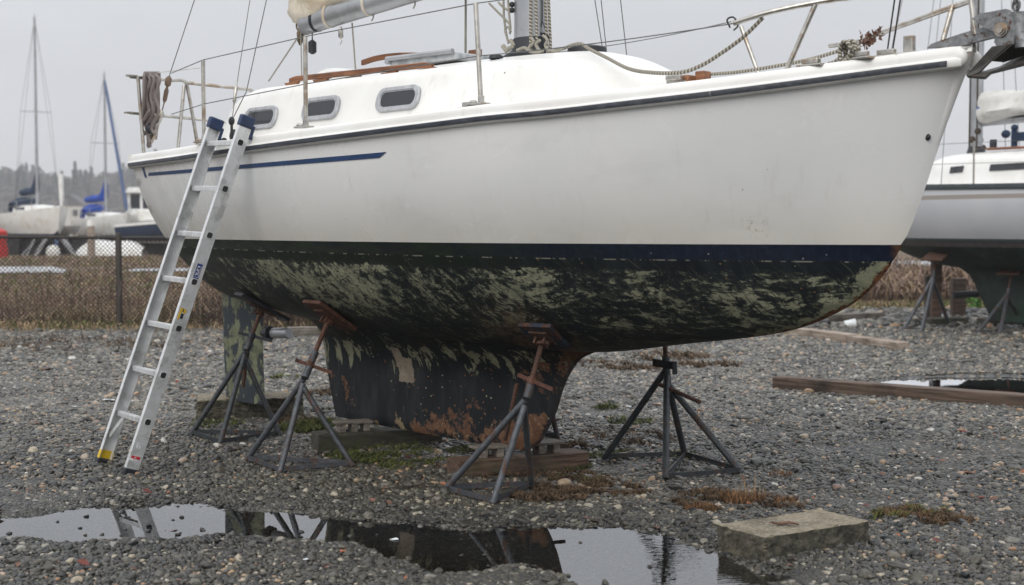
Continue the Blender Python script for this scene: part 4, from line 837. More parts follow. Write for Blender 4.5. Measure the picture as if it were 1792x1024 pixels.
# moss, weeds and litter
def blades(cx, cy, rx, ry, count, hmin, hmax, seed, lean=.6, wid=.003):
    r = np.random.default_rng(seed); V, Fs = [], []
    for _ in range(count):
        t = r.random() * 6.283; q = math.sqrt(r.random()); x = cx + rx * q * math.cos(t); y = cy + ry * q * math.sin(t); z = gz1(x, y) + .004; h = hmin + (hmax - hmin) * r.random() ** 2; a = r.random() * 6.283; l = lean * r.random(); dx, dy = math.cos(a) * l * h, math.sin(a) * l * h; wx, wy = -math.sin(a) * wid, math.cos(a) * wid
        b = len(V); V += [(x - wx, y - wy, z), (x + wx, y + wy, z), (x + dx * .5 + wx * .7, y + dy * .5 + wy * .7, z + h * .6), (x + dx * .5 - wx * .7, y + dy * .5 - wy * .7, z + h * .6), (x + dx * 1.2, y + dy * 1.2, z + h * .92)]
        Fs += [(b, b+1, b+2, b+3), (b+3, b+2, b+4)]
    return V, Fs
def weedmat(name, a, b):
    t = NT(name); o = t.gen(); c = t.mix(t.step(t.noise(o, 14, 5, .7), .35, .65), a, b); M[name] = t.out(c, .9)
weedmat('dry_weed', (.09, .042, .018), (.26, .14, .065)); weedmat('straw', (.22, .14, .07), (.42, .3, .17)); weedmat('moss', (.035, .05, .012), (.13, .14, .03)); weedmat('green_weed', (.03, .09, .012), (.10, .22, .04)); weedmat('moss_brown', (.045, .03, .018), (.15, .095, .052))
def moss(name, mat, spots, seed, label):
    r = np.random.default_rng(seed); V = []; Fs = []
    for (x, y, rpx, dens) in spots:
        c = G(x, y); rx = rpx * c[1] / F; ry = rx * .95
        for k in range(int(dens * 2.1)):
            t = r.random() * 6.283; q = r.random() ** .6; px_, py_ = c[0] + rx*q*math.cos(t), c[1] + ry*q*math.sin(t)
            if vnoise(np.array([px_]), np.array([py_]), .09, 5)[0] < .42: continue
            z = gz1(px_, py_) + .012; s = (.006 + .012 * r.random()) * max(1, c[1] / 8.5) ** 1.3
            for m in range(3):
                s *= 1.15; a = r.random() * 6.283; tl = r.random() * .9; u = np.array([math.cos(a), math.sin(a), 0]) * s; w_ = np.array([-math.sin(a) * math.cos(tl), math.cos(a) * math.cos(tl), math.sin(tl)]) * s; p = np.array([px_, py_, z + (r.random() - .3) * .012]); b = len(V); u = u * 1.2 + np.array([0, 0, s * r.random() * 1.3]); w_ = w_ * .3
                V += [p - u * .6, p + w_ * .5 - u * .1, p + u * 1.1, p - w_ * .6]; Fs.append((b, b+1, b+2, b+3))
    o = MB().add(V, Fs).build(name, mat, None); return tag(o, label, 'moss', kind='stuff')
moss('moss', 'moss_brown', [(1010, 855, 95, 1900), (960, 872, 70, 1000), (1080, 862, 60, 800), (1120, 770, 70, 300), (1000, 780, 50, 240), (1235, 870, 50, 300), (880, 835, 50, 160), (985, 838, 60, 260), (1050, 640, 60, 200), (1120, 648, 60, 200), (1240, 640, 60, 200), (1170, 625, 80, 200), (570, 690, 40, 120), (530, 740, 50, 200), (1230, 885, 60, 450), (1060, 760, 60, 160), (1130, 630, 40, 100), (1600, 905, 70, 450), (1660, 915, 50, 250), (1340, 885, 70, 350), (120, 610, 200, 300), (300, 605, 120, 200), (60, 600, 120, 200), (820, 818, 60, 200)], 3, 'brown dead moss in patches on the gravel')
moss('moss', 'moss', [(560, 745, 50, 520), (520, 752, 40, 400), (640, 800, 70, 520), (1180, 800, 40, 120), (1065, 800, 50, 160), (1100, 740, 40, 100), (700, 790, 60, 200), (740, 805, 50, 160), (820, 790, 45, 120), (985, 800, 40, 90), (1000, 820, 40, 110), (1065, 715, 30, 60), (900, 800, 40, 60), (600, 720, 40, 110), (500, 663, 26, 70), (1545, 905, 40, 140), (1620, 898, 40, 140), (380, 745, 50, 120), (700, 815, 60, 160), (1010, 845, 50, 90)], 4, 'green moss in patches under the front boat')
def tuft(x, y, rpx, count, h, mat, label, seed, grp=None, lean=.9):
    c = G(x, y); r_ = rpx * c[1] / F; V, Fs = blades(c[0], c[1], r_, r_ * .6, count, h * .3, h, seed, lean); return tag(MB().add(V, Fs).build('weed_tuft', mat, None), label, 'weed', grp)
tuft(1300, 880, 42, 420, .085, 'dry_weed', 'tall rusty brown weed tuft behind the concrete block, with thin straw stalks', 21)
tuft(1226, 893, 30, 420, .05, 'dry_weed', 'low matted brown weed tuft left of the concrete block by the puddle', 22)
tuft(1376, 880, 22, 160, .05, 'dry_weed', 'small brown weed tuft just behind the concrete block top', 23)
tuft(1600, 903, 65, 420, .045, 'dry_weed', 'wide flat brown weed patch right of the concrete block', 24)
tuft(1365, 835, 24, 110, .05, 'dry_weed', 'thin brown weed sprig behind the four legged stand', 25)
tuft(1310, 872, 26, 26, .17, 'straw', 'pale bare stalks standing in the brown tuft', 26, None, .5)
tuft(912, 822, 12, 60, .06, 'green_weed', 'bright green seedling in front of the red timber', 27)
tuft(690, 755, 10, 14, .12, 'green_weed', 'thin green grass blades under the keel', 28, None, .4)
def broadleaf(x, y, label, n=6, s=.03):
    c = G(x, y); mb = MB()
    for k in range(n):
        a = k * 2.4; tl = .5 + .4 * (k % 3) / 3; u = np.array([math.cos(a) * math.cos(tl), math.sin(a) * math.cos(tl), math.sin(tl)]); w_ = np.array([-math.sin(a), math.cos(a), 0]); p = c + u * .015 + np.array([0, 0, .01 + .012 * k]); mb.add([p, p + u*s*.5 + w_*s*.45, p + u*s*1.3, p + u*s*.5 - w_*s*.45], [(0, 1, 2, 3)])
    return tag(mb.build('seedling', 'green_weed', None), label, 'plant')
broadleaf(906, 818, 'broad leaved green seedling growing in front of the red timber')
def leaf(x, y, mat, s, label, grp=None, z=0, seed=0, nm='fallen_leaf', cat='leaf'):
    c = G(x, y); c[2] += .014 + z; r = np.random.default_rng(seed + int(x)); a = r.random() * 6.28; mb = MB(); rows = []
    for i in range(7):
        t = i / 6 - .5; w_ = (1 - (2 * t) ** 2) * .38 + .03; rows.append([(c[0] + s*(math.cos(a)*t - math.sin(a)*w_*k), c[1] + s*(math.sin(a)*t + math.cos(a)*w_*k), c[2] + s*(.12*k*k*(1-abs(t)) + .10*t*t + .04*math.sin(5*t + k))) for k in (-1, -.5, 0, .5, 1)])
    mb.grid(rows); o = mb.build(nm, mat, None, smooth=60); so = o.modifiers.new('thick', 'SOLIDIFY'); so.thickness = .0012; return tag(o, label, cat, grp)
for x, y, m, s, lb in ((1697, 832, 'leaf_orange', .085, 'curled orange leaf on the gravel right of the four legged stand'), (1686, 759, 'leaf_red', .075, 'dark red leaf on the gravel below the long plank'), (715, 803, 'leaf_red', .05, 'bright red leaf under the keel'), (1070, 866, 'leaf_brown', .07, 'brown leaf lying before the four legged stand'), (1225, 803, 'leaf_brown', .09, 'flat brown leaf between the feet of the four legged stand'), (1150, 712, 'leaf_brown', .07, 'brown leaf behind the four legged stand'), (80, 650, 'leaf_brown', .16, 'long brown leaf on the far gravel left of the ladder'), (60, 745, 'leaf_brown', .1, 'brown leaf on the gravel at the left edge'), (850, 860, 'leaf_orange', .035, 'tiny orange leaf between the legs of the nearest stand'), (1717, 875, 'leaf_red', .05, 'small red leaf near the right edge'), (395, 903, 'bark', .07, 'dark wet leaf floating at the edge of the puddle'), (600, 970, 'leaf_orange', .04, 'orange scrap of leaf on the front gravel'), (1040, 924, 'bark', .06, 'dark leaf at the rim of the bright puddle'), (640, 720, 'leaf_brown', .05, 'small brown leaf beside the keel'), (300, 935, 'leaf_brown', .08, 'black sodden leaf on the front rim of the puddle')): leaf(x, y, m, s, lb)
for x, y, m, s, lb in ((1466, 720, 'pale_plastic', .09, 'white plastic scrap in front of the long plank'), (190, 704, 'pale_plastic', .1, 'white paper scrap on the gravel behind the ladder'), (130, 715, 'pale_plastic', .05, 'tiny white paper scrap left of the ladder'), (690, 950, 'pale_plastic', .05, 'crumpled white scrap beside the puddle'), (1100, 715, 'pale_plastic', .06, 'pale scrap behind the four legged stand'), (535, 985, 'pale_plastic', .03, 'tiny pale scrap at the puddle front')): leaf(x, y, m, s, lb, nm='litter_scrap', cat='litter')
for mt_, sd_n, cnt, lb in (('leaf_orange', 51, 60, 'tiny orange leaf fragments strewn over the gravel'), ('leaf_brown', 52, 170, 'tiny brown leaf fragments strewn over the gravel'), ('leaf_red', 53, 26, 'tiny dark red leaf fragments strewn over the gravel')):
    r = np.random.default_rng(sd_n); mb = MB()
    for k in range(cnt):
        c = G(r.uniform(-60, 1850), 600 + 420 * r.random() ** .8)
        if poly_sd(c[0:1], c[1:2], PUD1)[0] > -.02: continue
        a = r.random() * 6.28; s = .012 + .022 * r.random() ** 2; u = np.array([math.cos(a), math.sin(a), r.uniform(-.3, .5)]) * s; w_ = np.array([-math.sin(a), math.cos(a), r.uniform(-.4, .4)]) * s * .5; c = c + [0, 0, .016]; mb.add([c - u, c + w_, c + u, c - w_ + [0, 0, s * .3]], [(0, 1, 2, 3)])
    tag(mb.build('leaf_litter', mt_, None), lb, 'leaf litter', kind='stuff')
tw = MB(); r = np.random.default_rng(8)
for k in range(46):
    x, y = r.uniform(0, 1792), r.uniform(640, 1010)
    c = G(x, y); 
    if poly_sd(c[0:1], c[1:2], PUD1)[0] > .0: continue
    a = r.random() * 6.28; l = .04 + .10 * r.random() ** 2; d = np.array([math.cos(a), math.sin(a), r.uniform(-.05, .1)]) * l; tw.tube(curve([c + [0, 0, .018], c + d * .5 + np.array([r.uniform(-1, 1) * .1 * l, 0, .022]), c + d + [0, 0, .018]], 3), .0022, 5)
tag(tw.build('twigs', 'bark', None), 'small dark twigs strewn over the gravel', 'twigs', kind='stuff')

tag(MB().tube(curve([G(590, 878) + [0, 0, .02], G(660, 866) + [0, 0, .03], G(760, 852) + [0, 0, .02]], 5), .004, 6).build('stick', 'bark', None), 'thin dark stick on the gravel between two stands', 'stick')
tag(MB().tube(curve([G(1490, 968) + [0, 0, .02], G(1510, 960) + [0, 0, .07], G(1530, 962) + [0, 0, .02]], 5), .0025, 6).build('stick', 'bark', None), 'thin curved stick at the right end of the concrete block', 'stick')
# ------------------------------------------------------------------ stands, ladder, blocks, ropes, anchor
def rooted(name, label, cat, base, group=None): return thing(name, label, cat, base, 0, group)
def put(mb, name, mat, root, **kw):
    L = np.array(root.location) + (np.array(root.parent.location) if root.parent else 0); mb.v = [tuple(np.array(v) - L) for v in mb.v]; return mb.build(name, mat, root, **kw)
def hull_n(a, w, sg):                  # outward normal of the bottom at (a, w) on side sg, world
    zz = np.linspace(zk(a) + 1e-4, ZW, 400); z = min(zz, key=lambda q: abs(hb(a, q) - w)); e = .03
    def zat(a, w): zz = np.linspace(zk(a) + 1e-5, 1.7, 900); return min(zz, key=lambda q: abs(hb(a, q) - w))
    da = (zat(a + e, w) - zat(a - e, w)) / (2 * e); dw = (zat(a, w + e) - zat(a, w - e)) / (2 * e); z = zat(a, w)
    n = np.array([*(BU * da + BN * sg * dw), -1.0]); return BW(a, sg * w, z), n / np.linalg.norm(n)
def boat_stand(label, feet, hub, top, nrm, mats, bars, pad=(.24, .24), padmat='rusty', handle=True, hdir=None, grp='steel boat stands under the front boat', low=.22, upl=.06, brace=None, legr=.019, hpos=None):
    feet = [np.array(f, float) for f in feet]; hub = np.array(hub, float); top = np.array(top, float); c = np.mean(feet, 0); root = rooted('boat_stand', label, 'boat stand', c, grp)
    ax = (top - hub) / np.linalg.norm(top - hub)
    for i, f in enumerate(feet):
        d = f - hub; j = hub + ax * (-.02 - .03 * i) + d / np.linalg.norm(d) * .02; put(MB().tube([j, f + [0, 0, .012]], legr, 10), 'leg', mats[0], root, smooth=50)
    for i, j in bars:
        p, q = feet[i], feet[j]; mb = MB(); mb.bar(p + [0, 0, .032], q + [0, 0, .032], .006, .028); mb.bar(p + [0, 0, .021] , q + [0, 0, .021], .018, .006); put(mb, 'base_bar', mats[0], root)
    put(MB().tube([hub - ax * low, hub - ax * (low - .001), hub + ax * upl], [.014, .0245, .0255], 14), 'sleeve', mats[0], root, smooth=40)
    pt = top - nrm * -.055; L = np.linalg.norm(pt - hub); path, rr = [], []
    for k in range(int((L - upl) / .012)):
        path.append(hub + ax * min(L - .013, upl - .01 + k * .012)); rr.append(.0165 if k % 2 else .0145)
    path.append(pt); rr.append(.016); put(MB().tube(path, rr, 12), 'screw_post', mats[1], root, smooth=25)
    if handle:
        h = hub + ax * (hpos if hpos is not None else upl + .02); u = np.array(hdir if hdir is not None else (.9, -.2, -.12), float); u /= np.linalg.norm(u); mb = MB(); mb.bar(h - u * .10, h + u * .15, .012, .022); mb.tube([h - ax * .018, h + ax * .02], .027, 8); put(mb, 'handle', mats[2], root, bevel=.002)
    if pad:
        up_ = np.array([0, 0, 1.]); x = np.cross(up_, nrm); x = x / np.linalg.norm(x) if np.linalg.norm(x) > .05 else np.array([1., 0, 0]); y = np.cross(nrm, x); Rm = np.stack([x, y, nrm], 1)
        mb = MB(); mb.box(top + nrm * .022, (pad[0], pad[1], .026), Rm); pd = put(mb, 'pad', padmat, root, bevel=.004)
        mb = MB(); mb.box(top + nrm * .041, (pad[0] * .55, pad[1] * .55, .010), Rm); mb.box(top + nrm * .066 + x * .03, (.012, .06, .045), Rm); mb.box(top + nrm * .066 - x * .03, (.012, .06, .045), Rm); mb.tube([top + nrm * .07 - x * .05, top + nrm * .07 + x * .05], .01, 8); put(mb, 'pad_bracket', mats[1], root)
    if brace: put(MB().tube(brace, .013, 8), 'pipe_handle', mats[1], root, smooth=50)
    return root
Gf = lambda x, y: G(x, y)
mx_ = lambda p, q, t: np.array(p) * (1 - t) + np.array(q) * t
# nearest stand
tp, nn = hull_n(.78, .47, 1); fC = [Gf(778, 862), Gf(862, 885), Gf(930, 855)]; hubC = at(924, 690, 8.02)
boat_stand('nearest rusty boat stand under the middle of the hull with blue edged pad', fC, hubC, tp, nn, ('stand_steel', 'rusty', 'rust_red'), [(0, 1), (0, 2), (1, 2)], (.22, .24), 'pad_rusty', True, (.8, -.55, -.28), low=.02, brace=[at(905, 672, 8.12), at(884, 770, 8.2)])
# stand with rusty orange board
tp, nn = hull_n(-1.10, .50, 1); fB = [Gf(432, 808), Gf(490, 830), Gf(617, 818)]; hubB = at(536, 655, 9.08)
boat_stand('grey boat stand with tilted rust orange pad at the back of the keel', fB, hubB, tp, nn, ('stand_steel', 'rust_red', 'rust_red'), [(0, 1), (0, 2), (1, 2)], (.22, .34), 'rust_red', True, (.9, -.1, -.3), low=.03, upl=.17, hpos=.07)
# behind the ladder
tp, nn = hull_n(-2.2, .24, 1); fA = [Gf(335, 762), Gf(385, 780), Gf(490, 765)]; hubA = at(434, 606, 10.2)
boat_stand('dark boat stand in front of the rudder with black pad', fA, hubA, tp, nn, ('stand_dark', 'rusty', 'dark_rubber'), [(0, 1), (0, 2), (1, 2)], (.2, .40), 'dark_rubber', True, (.9, 0, -.22), low=.03, brace=[at(434, 612, 10.25), at(425, 678, 10.25)])
# four legged one beyond the keel
fD = [Gf(1057, 806), Gf(1165, 842), Gf(1199, 802), Gf(1298, 831)]; tp, nn = hull_n(.62, .80, -1); hubD = at(1166, 640, 9.05)
sd = boat_stand('four legged dark boat stand standing clear beyond the keel', fD, hubD, tp, nn, ('stand_dark', 'rusty', 'stand_dark'), [(0, 2), (2, 1), (2, 3), (1, 3)], (.22, .22), 'rusty', False, low=.10, legr=.021, brace=[at(1152, 672, 9.0), at(1226, 704, 8.85)])
mb = MB(); mb.bar(at(1144, 634, 9.1), at(1182, 640, 8.98), .03, .05); mb.bar(at(1180, 632, 8.98), at(1181, 655, 8.98), .03, .03); put(mb, 'hub_bracket', 'stand_dark', sd, bevel=.004)
# far side, one foot shows beside the keel
tp, nn = hull_n(-.15, .70, -1); fE = [Gf(976, 770), Gf(900, 745), Gf(868, 758)]; hubE = mx_(np.mean(fE, 0), tp, .55); hubE = np.array([hubE[0], hubE[1], .58])
boat_stand('boat stand on the far side of the keel, only one grey foot showing', fE, hubE, tp, nn, ('stand_steel', 'rusty', 'rusty'), [(0, 1), (1, 2), (0, 2)], (.22, .22), 'rusty', True)

# ladder
LF = np.array([Gf(179, 811), Gf(229, 831)]); LTr = at(433, 212, 9.0); fr_, fl_ = LF[1] + [0, 0, .01], LF[0] + [0, 0, .01]
r_ = LTr - fr_; RL = np.linalg.norm(r_); r_ /= RL; e_ = fl_ - fr_; e_ -= r_ * (e_ @ r_); WID = np.linalg.norm(e_); e_ /= WID; m_ = np.cross(r_, e_); m_ *= -1 if m_[2] < 0 else 1
lad = rooted('ladder', 'aluminium ladder leaning on the stern of the front boat', 'ladder', fr_ * .5 + fl_ * .5)
Rl = np.stack([r_, e_, m_], 1)
for s, base in ((0, fr_), (1, fl_)):
    sg = 1 if s == 0 else -1; mb = MB(); c = base + r_ * RL / 2
    mb.box(c, (RL, .005, .086), Rl); mb.box(c + e_ * sg * .016 + m_ * .0405, (RL, .027, .005), Rl); mb.box(c + e_ * sg * .016 - m_ * .0405, (RL, .027, .005), Rl); rail = put(mb, 'side_rail', 'aluminium', lad)
    mb = MB(); mb.box(base + r_ * (RL - .005) + e_ * sg * .012, (.075, .052, .098), Rl); mb.box(base + r_ * (RL - .06) + e_ * sg * .012 - m_ * .055, (.09, .05, .02), Rl); put(mb, 'end_cap', 'navy_plastic', rail, bevel=.01)
    mb = MB(); mb.box(base + r_ * .005 + e_ * sg * .012, (.045, .05, .10), Rl); put(mb, 'rubber_foot', 'dark_rubber' , rail, bevel=.008)
    if s == 1: mb = MB(); mb.box(base + r_ * .05 - e_ * .0045, (.06, .004, .087), Rl); mb.box(base + r_ * .05 - e_ * .016 + m_ * .044, (.06, .03, .003), Rl); mb.box(base + r_ * .05 - e_ * .016 - m_ * .044, (.06, .03, .003), Rl); put(mb, 'safety_band', 'yellow_paint', rail)
RP = [.335 + .3085 * k for k in range(7)]; RP = [x * RL / 2.33 for x in RP]
for k, t in enumerate(RP):
    p = fr_ + r_ * t + e_ * .003; q = fl_ + r_ * t - e_ * .003; mb = MB(); w = .034
    up_l = np.array([0, 0, 1.]); ru_ = (q - p) / np.linalg.norm(q - p); f_ = np.cross(ru_, up_l); f_ /= np.linalg.norm(f_); mb.box((p + q) / 2, (np.linalg.norm(q - p), w, .030), np.stack([ru_, f_, np.cross(ru_, f_)], 1)); mb.box((p + q) / 2 + up_l * .0165, (WID - .008, .026, .004), np.stack([ru_, f_, np.cross(ru_, f_)], 1)); put(mb, 'rung', 'aluminium', lad, bevel=.004)
    mb = MB(); N = 16; ring = []
    for j, (rad, off) in enumerate(((.024, .0022), (.024, .0058), (.019, .0058), (.0185, .0032))):
        ring.append([fr_ + r_ * (t + rad * np.sign(math.cos(2*math.pi*i/N)) * abs(math.cos(2*math.pi*i/N)) ** .6) + m_ * rad * np.sign(math.sin(2*math.pi*i/N)) * abs(math.sin(2*math.pi*i/N)) ** .6 - e_ * off for i in range(N)])
    mb.grid(ring, closed=True); put(mb, 'rung_rim', 'aluminium', lad, smooth=40)
    mb = MB(); mb.add(ring[3], [tuple(range(N))]); put(mb, 'rung_hole_shade', 'dark_junk', lad)  # flat dark disc: shade inside the hollow rung end, put into colour
for sg, base in ((1, fr_), (-1, fl_)):
    for k in (0,) if sg < 0 else (0, 1, 2):
        put(MB().bar(base + e_ * sg * .02 + r_ * (RP[k] - .16) + m_ * .02, base + e_ * sg * .09 + r_ * (RP[k] - .012), .005, .02), 'brace', 'aluminium', lad)
def sticker(name, t, u, l, w, mat, off=.0036): mb = MB(); mb.box(fr_ + r_ * t + m_ * u - e_ * off, (l, .0012, w), Rl); return put(mb, name, mat, lad)
def on_rail(x, y):                     # (t, u) on the outer face of the near rail under a pixel
    d = ray(x, y); n_ = e_; O_ = np.array([0, 0, H]); tt = ((fr_ - O_) @ n_) / (d @ n_); p = O_ + d * tt - fr_; return float(p @ r_), float(p @ m_)
simple('label_blue', (.012, .035, .22), .4); simple('label_white', (.75, .76, .78), .4); simple('label_red', (.55, .03, .04), .4)
t0, u0 = on_rail(346, 475); st_ = sticker('sticker', t0, u0, .098, .036, 'label_blue')
def glyph(strokes, t, u, off=.0048, mat='label_white', name='lettering'):
    mb = MB()
    for a, b, l, w in strokes: mb.box(fr_ + r_ * (t + a) + m_ * (u + b) - e_ * off, (l, .001, w), Rl)
    return put(mb, name, mat, lad)
glyph([(.030, .003, .010, .016), (.030 - .006, .009, .004, .006), (.010, .003, .006, .018), (.010, .010, .016, .004), (.003, .003, .005, .016), (-.012, .003, .005, .018), (-.006, -.004, .014, .004), (-.02, .003, .006, .018), (-.026, .009, .008, .004), (-.038, 0, .003, .028), (.0, -.0125, .07, .003)], t0, u0)
t1, u1 = on_rail(318, 550); mb = MB()
for a, b, l, w in ((.024, .012, .034, .016), (.022, -.012, .026, .018), (-.012, .016, .05, .012)): mb.box(fr_ + r_ * (t1 + a) + m_ * (u1 + b) - e_ * .0036, (l, .0012, w), Rl)
put(mb, 'torn_sticker', 'yellow_paint', lad, bevel=.004); mb = MB()
for a, b, l, w in ((-.012, -.003, .034, .018), (.026, -.001, .022, .007)): mb.box(fr_ + r_ * (t1 + a) + m_ * (u1 + b) - e_ * .0038, (l, .0012, w), Rl)
put(mb, 'torn_sticker', 'dark_rubber', lad, bevel=.003)
t2, u2 = on_rail(243, 779); mb = MB()
for a, b, l, w in ((.010, .012, .010, .024), (-.006, .008, .03, .010), (-.004, -.010, .034, .012), (.004, -.002, .012, .02)): mb.box(fr_ + r_ * (t2 + a) + m_ * (u2 + b) - e_ * .0036, (l, .0012, w), Rl)
put(mb, 'torn_sticker', 'label_white', lad)
t3, u3 = on_rail(236, 802); sticker('warning_label', t3, u3, .034, .068, 'label_white'); glyph([(.006, .018, .016, .022), (.004, -.006, .01, .012), (.004, -.022, .02, .02), (-.004, .004, .006, .014), (.013, 0, .004, .06)], t3, u3, .0047, 'label_red', 'red_print')
for x, y in ((222, 823), (234, 828)): tq, uq = on_rail(x, y); mb = MB(); c = fr_ + r_ * tq + m_ * uq; mb.tube([c - e_ * .002, c - e_ * .007], .006, 10); put(mb, 'bolt', 'steel', lad, smooth=40)

# blocks and timbers
def slab(name, label, cat, p0, p1, depth, h, mat, jitter=.0, rough=0, zoff=-.01, grp=None, taper=0):
    p0, p1 = np.array(p0, float), np.array(p1, float); x = p1 - p0; x[2] = 0; L = np.linalg.norm(x); x /= L; y = np.array([-x[1], x[0], 0]); y *= -1 if y[1] < 0 else 1
    n = max(4, int(L / .05)) if rough else 2; m = max(3, int(depth / .05)) if rough else 2; k = max(3, int(h / .04)) if rough else 2; bm = bmesh.new(); rs_ = np.random.default_rng(int(L * 1000))
    bmesh.ops.create_cube(bm, size=1)
    if rough: bmesh.ops.subdivide_edges(bm, edges=bm.edges[:], cuts=(30 if mat == 'concrete' else max(3, min(14, int(L / .05)))), use_grid_fill=True)
    off = rs_.random(3) * 50
    for v in bm.verts:
        c = np.array(v.co); q = np.array([(c[0] + .5) * L, c[1] * depth, c[2] * h])
        if rough:
            e = float(np.max(np.abs(c))) ; ed = sum(1 for t in np.abs(c) if t > .499)
            nz = np.array([vnoise(np.array([q[0] + off[0] + q[2] * 1.7]), np.array([q[1] + q[2] * 2.1 + off[1] + 7 * d]), .09, 30 + d)[0] - .5 for d in range(3)]); n2 = np.array([vnoise(np.array([q[0] + off[0] - q[2]]), np.array([q[1] + q[2] + off[2] + 3 * d]), .025, 40 + d)[0] - .5 for d in range(3)])
            q = q + (nz * 1.3 + n2 * 1.3) * rough
            if ed >= 2: q = q - np.array([np.sign(c[0]) * (abs(c[0]) > .499), np.sign(c[1]) * (abs(c[1]) > .499), np.sign(c[2]) * (abs(c[2]) > .499)]) * rough * (.5 + rs_.random() * .7)
        v.co = (q[0], q[1], q[2] + h / 2)
    me = bpy.data.meshes.new(name); bm.to_mesh(me); bm.free(); o = bpy.data.objects.new(name, me); COL.objects.link(o); me.materials.append(M[mat])
    o.location = p0 + y * depth / 2 + [0, 0, zoff + jitter]; o.rotation_euler = (0, 0, math.atan2(x[1], x[0])); 
    b = o.modifiers.new('bevel', 'BEVEL'); b.width = .006 if not rough else .004; b.segments = 2; b.limit_method = 'ANGLE'; b.angle_limit = R(40)
    return tag(o, label, cat, grp)
Gz0 = lambda x, y: G(x, y)
cb_ = slab('concrete_block', 'weathered mossy concrete block at the right end of the near puddle', 'concrete block', [1.165, 6.47, 0], [1.735, 6.835, 0], .34, .142, 'concrete', rough=.005, zoff=-.02)
lf = MB(); c = np.array([1.30, 6.72, .128]); rows = []
for i in range(7):
    t = i / 6 - .5; rows.append([(c[0] + .13 * t, c[1] - .03 * t + .02 * k * (1 - 4 * t * t), c[2] + .008 * k * k + .004 * math.sin(8 * t)) for k in (-1, -.4, .4, 1)])
lf.grid(rows); o = lf.build('fallen_leaf', 'leaf_brown', None, smooth=60); so = o.modifiers.new('t', 'SOLIDIFY'); so.thickness = .0015; tag(o, 'curled purple brown leaf lying on the concrete block', 'leaf')
slab('concrete_slab', 'dark concrete slab under the rudder', 'concrete block', G(345, 737), G(531, 730), .42, .17, 'concrete', rough=.008)
slab('timber', 'reddish brown timber under the front of the keel', 'timber', G(803, 838), G(1031, 820), .2, .115, 'red_timber', rough=.003)
slab('timber', 'blackened mossy timber under the back of the keel', 'timber', G(557, 793), G(775, 778), .2, .135, 'dark_timber', rough=.004)
def pallet(label, p, q, z, n, mat='grey_timber'):
    p, q = np.array(p, float), np.array(q, float); root = rooted('pallet_piece', label, 'wood', [*(p[:2] + q[:2]) / 2, z]); p[2] = q[2] = z; x = (q - p) / np.linalg.norm(q - p); y = np.array([-x[1], x[0], 0]); Rm = np.stack([x, y, [0, 0, 1]], 1); L = np.linalg.norm(q - p)
    put(MB().box((p + q) / 2 + y * .06 + np.array([0, 0, .062]), (L, .13, .016), Rm), 'board', mat, root, bevel=.002)
    for k in range(n): put(MB().box(p + x * (L * (k + .5) / n) + y * .05 + np.array([0, 0, .027]), (.045, .10, .054), Rm), 'spacer', mat, root, bevel=.002)
    return root
f0, f1 = G(803, 838), G(1031, 820); zt_ = f0[2] + .105; yv = np.array([-.3, .95, 0]); pt_ = lambda t: f0 + (f1 - f0) * t + np.array([-.02, .05, 0])
pallet('grey pallet piece on the left end of the reddish timber', pt_(.15), pt_(.40), zt_, 2); pallet('grey pallet offcut on the red timber at the front of the keel', pt_(.60), pt_(.83), zt_, 2)
b0_, b1_ = G(557, 793), G(775, 778); zt2 = b0_[2] + .125; pallet('grey pallet piece on the blackened timber at the back of the keel', b0_ + (b1_ - b0_) * .14 + [0, .03, 0], b0_ + (b1_ - b0_) * .43 + [0, .03, 0], zt2, 3)
slab('plank', 'long weathered plank lying along the right puddle', 'plank', G(1351, 682), G(1880, 722), .17, .125, 'brown_timber', rough=.003, zoff=-.005)
slab('plank', 'broken pale plank end with an orange tip, beyond the long plank', 'plank', G(1340, 583), G(1478, 601), .22, .115, 'tan_timber', rough=.004, zoff=.0, taper=1)
slab('plank', 'pale plank piece butting on the broken plank, its end orange', 'plank', G(1480, 601), G(1566, 614), .2, .10, 'tan_timber', rough=.004, zoff=.0)
slab('timber', 'dark sleeper on the far gravel behind the bow', 'timber', G(1430, 570), G(1550, 563), .22, .16, 'grey_timber', rough=.003)
slab('timber', 'dark sleeper on the far gravel seen between rudder and keel', 'timber', G(505, 592), G(600, 590), .2, .15, 'grey_timber', rough=.003)
c = G(1486, 574); mb = MB(); ax = np.array([.95, .1, .2]); mb.tube([c + [-.07, 0, .05], c + np.array([-.07, 0, .05]) + ax * .005, c + np.array([.09, .01, .07]), c + np.array([.095, .01, .07])], [.05, .052, .068, .06], 16); tag(mb.build('plastic_cup', 'pale_plastic', None, smooth=40), 'white plastic cup lying by the far dark sleeper', 'cup')

# anchor and loose gear on the deck
def boat_thing(name, label, cat, base): p = BW(base[0], -base[1], base[2]); return thing(name, label, cat, p, boat.rotation_euler[2]), np.array(base)
def putb(mb, name, mat, root, base, **kw): mb.v = [tuple(np.array(v) - base) for v in mb.v]; return mb.build(name, mat, root, **kw)
anc, ab = boat_thing('anchor', 'rusty grey anchor hanging in the bow roller', 'anchor', bL(1740, 60, .02))
def plate2(pts, w, th): mb = MB(); mb.prism([bl(x, y, w) for x, y in pts], (1, 0, 0), (0, 0, 1), (0, -w, 0), (0, 1, 0), th); return mb
putb(plate2([(1624, 85), (1632, 77), (1660, 67), (1690, 57), (1724, 48), (1748, 58), (1746, 66), (1716, 73), (1690, 80), (1660, 83)], .03, .022), 'shank', 'anchor_steel', anc, ab, bevel=.003)
fl = MB()
for sg, w in ((1, .20), (-1, -.05)):
    P0, P1, P2, P3 = (np.array(bL(x, y, q)) for x, y, q in ((1694, 133, w), (1742, 82, .03 + .07 * sg), (1772, 78, .03 + .05 * sg), (1728, 137, w)))
fl.v = []; fl.f = []
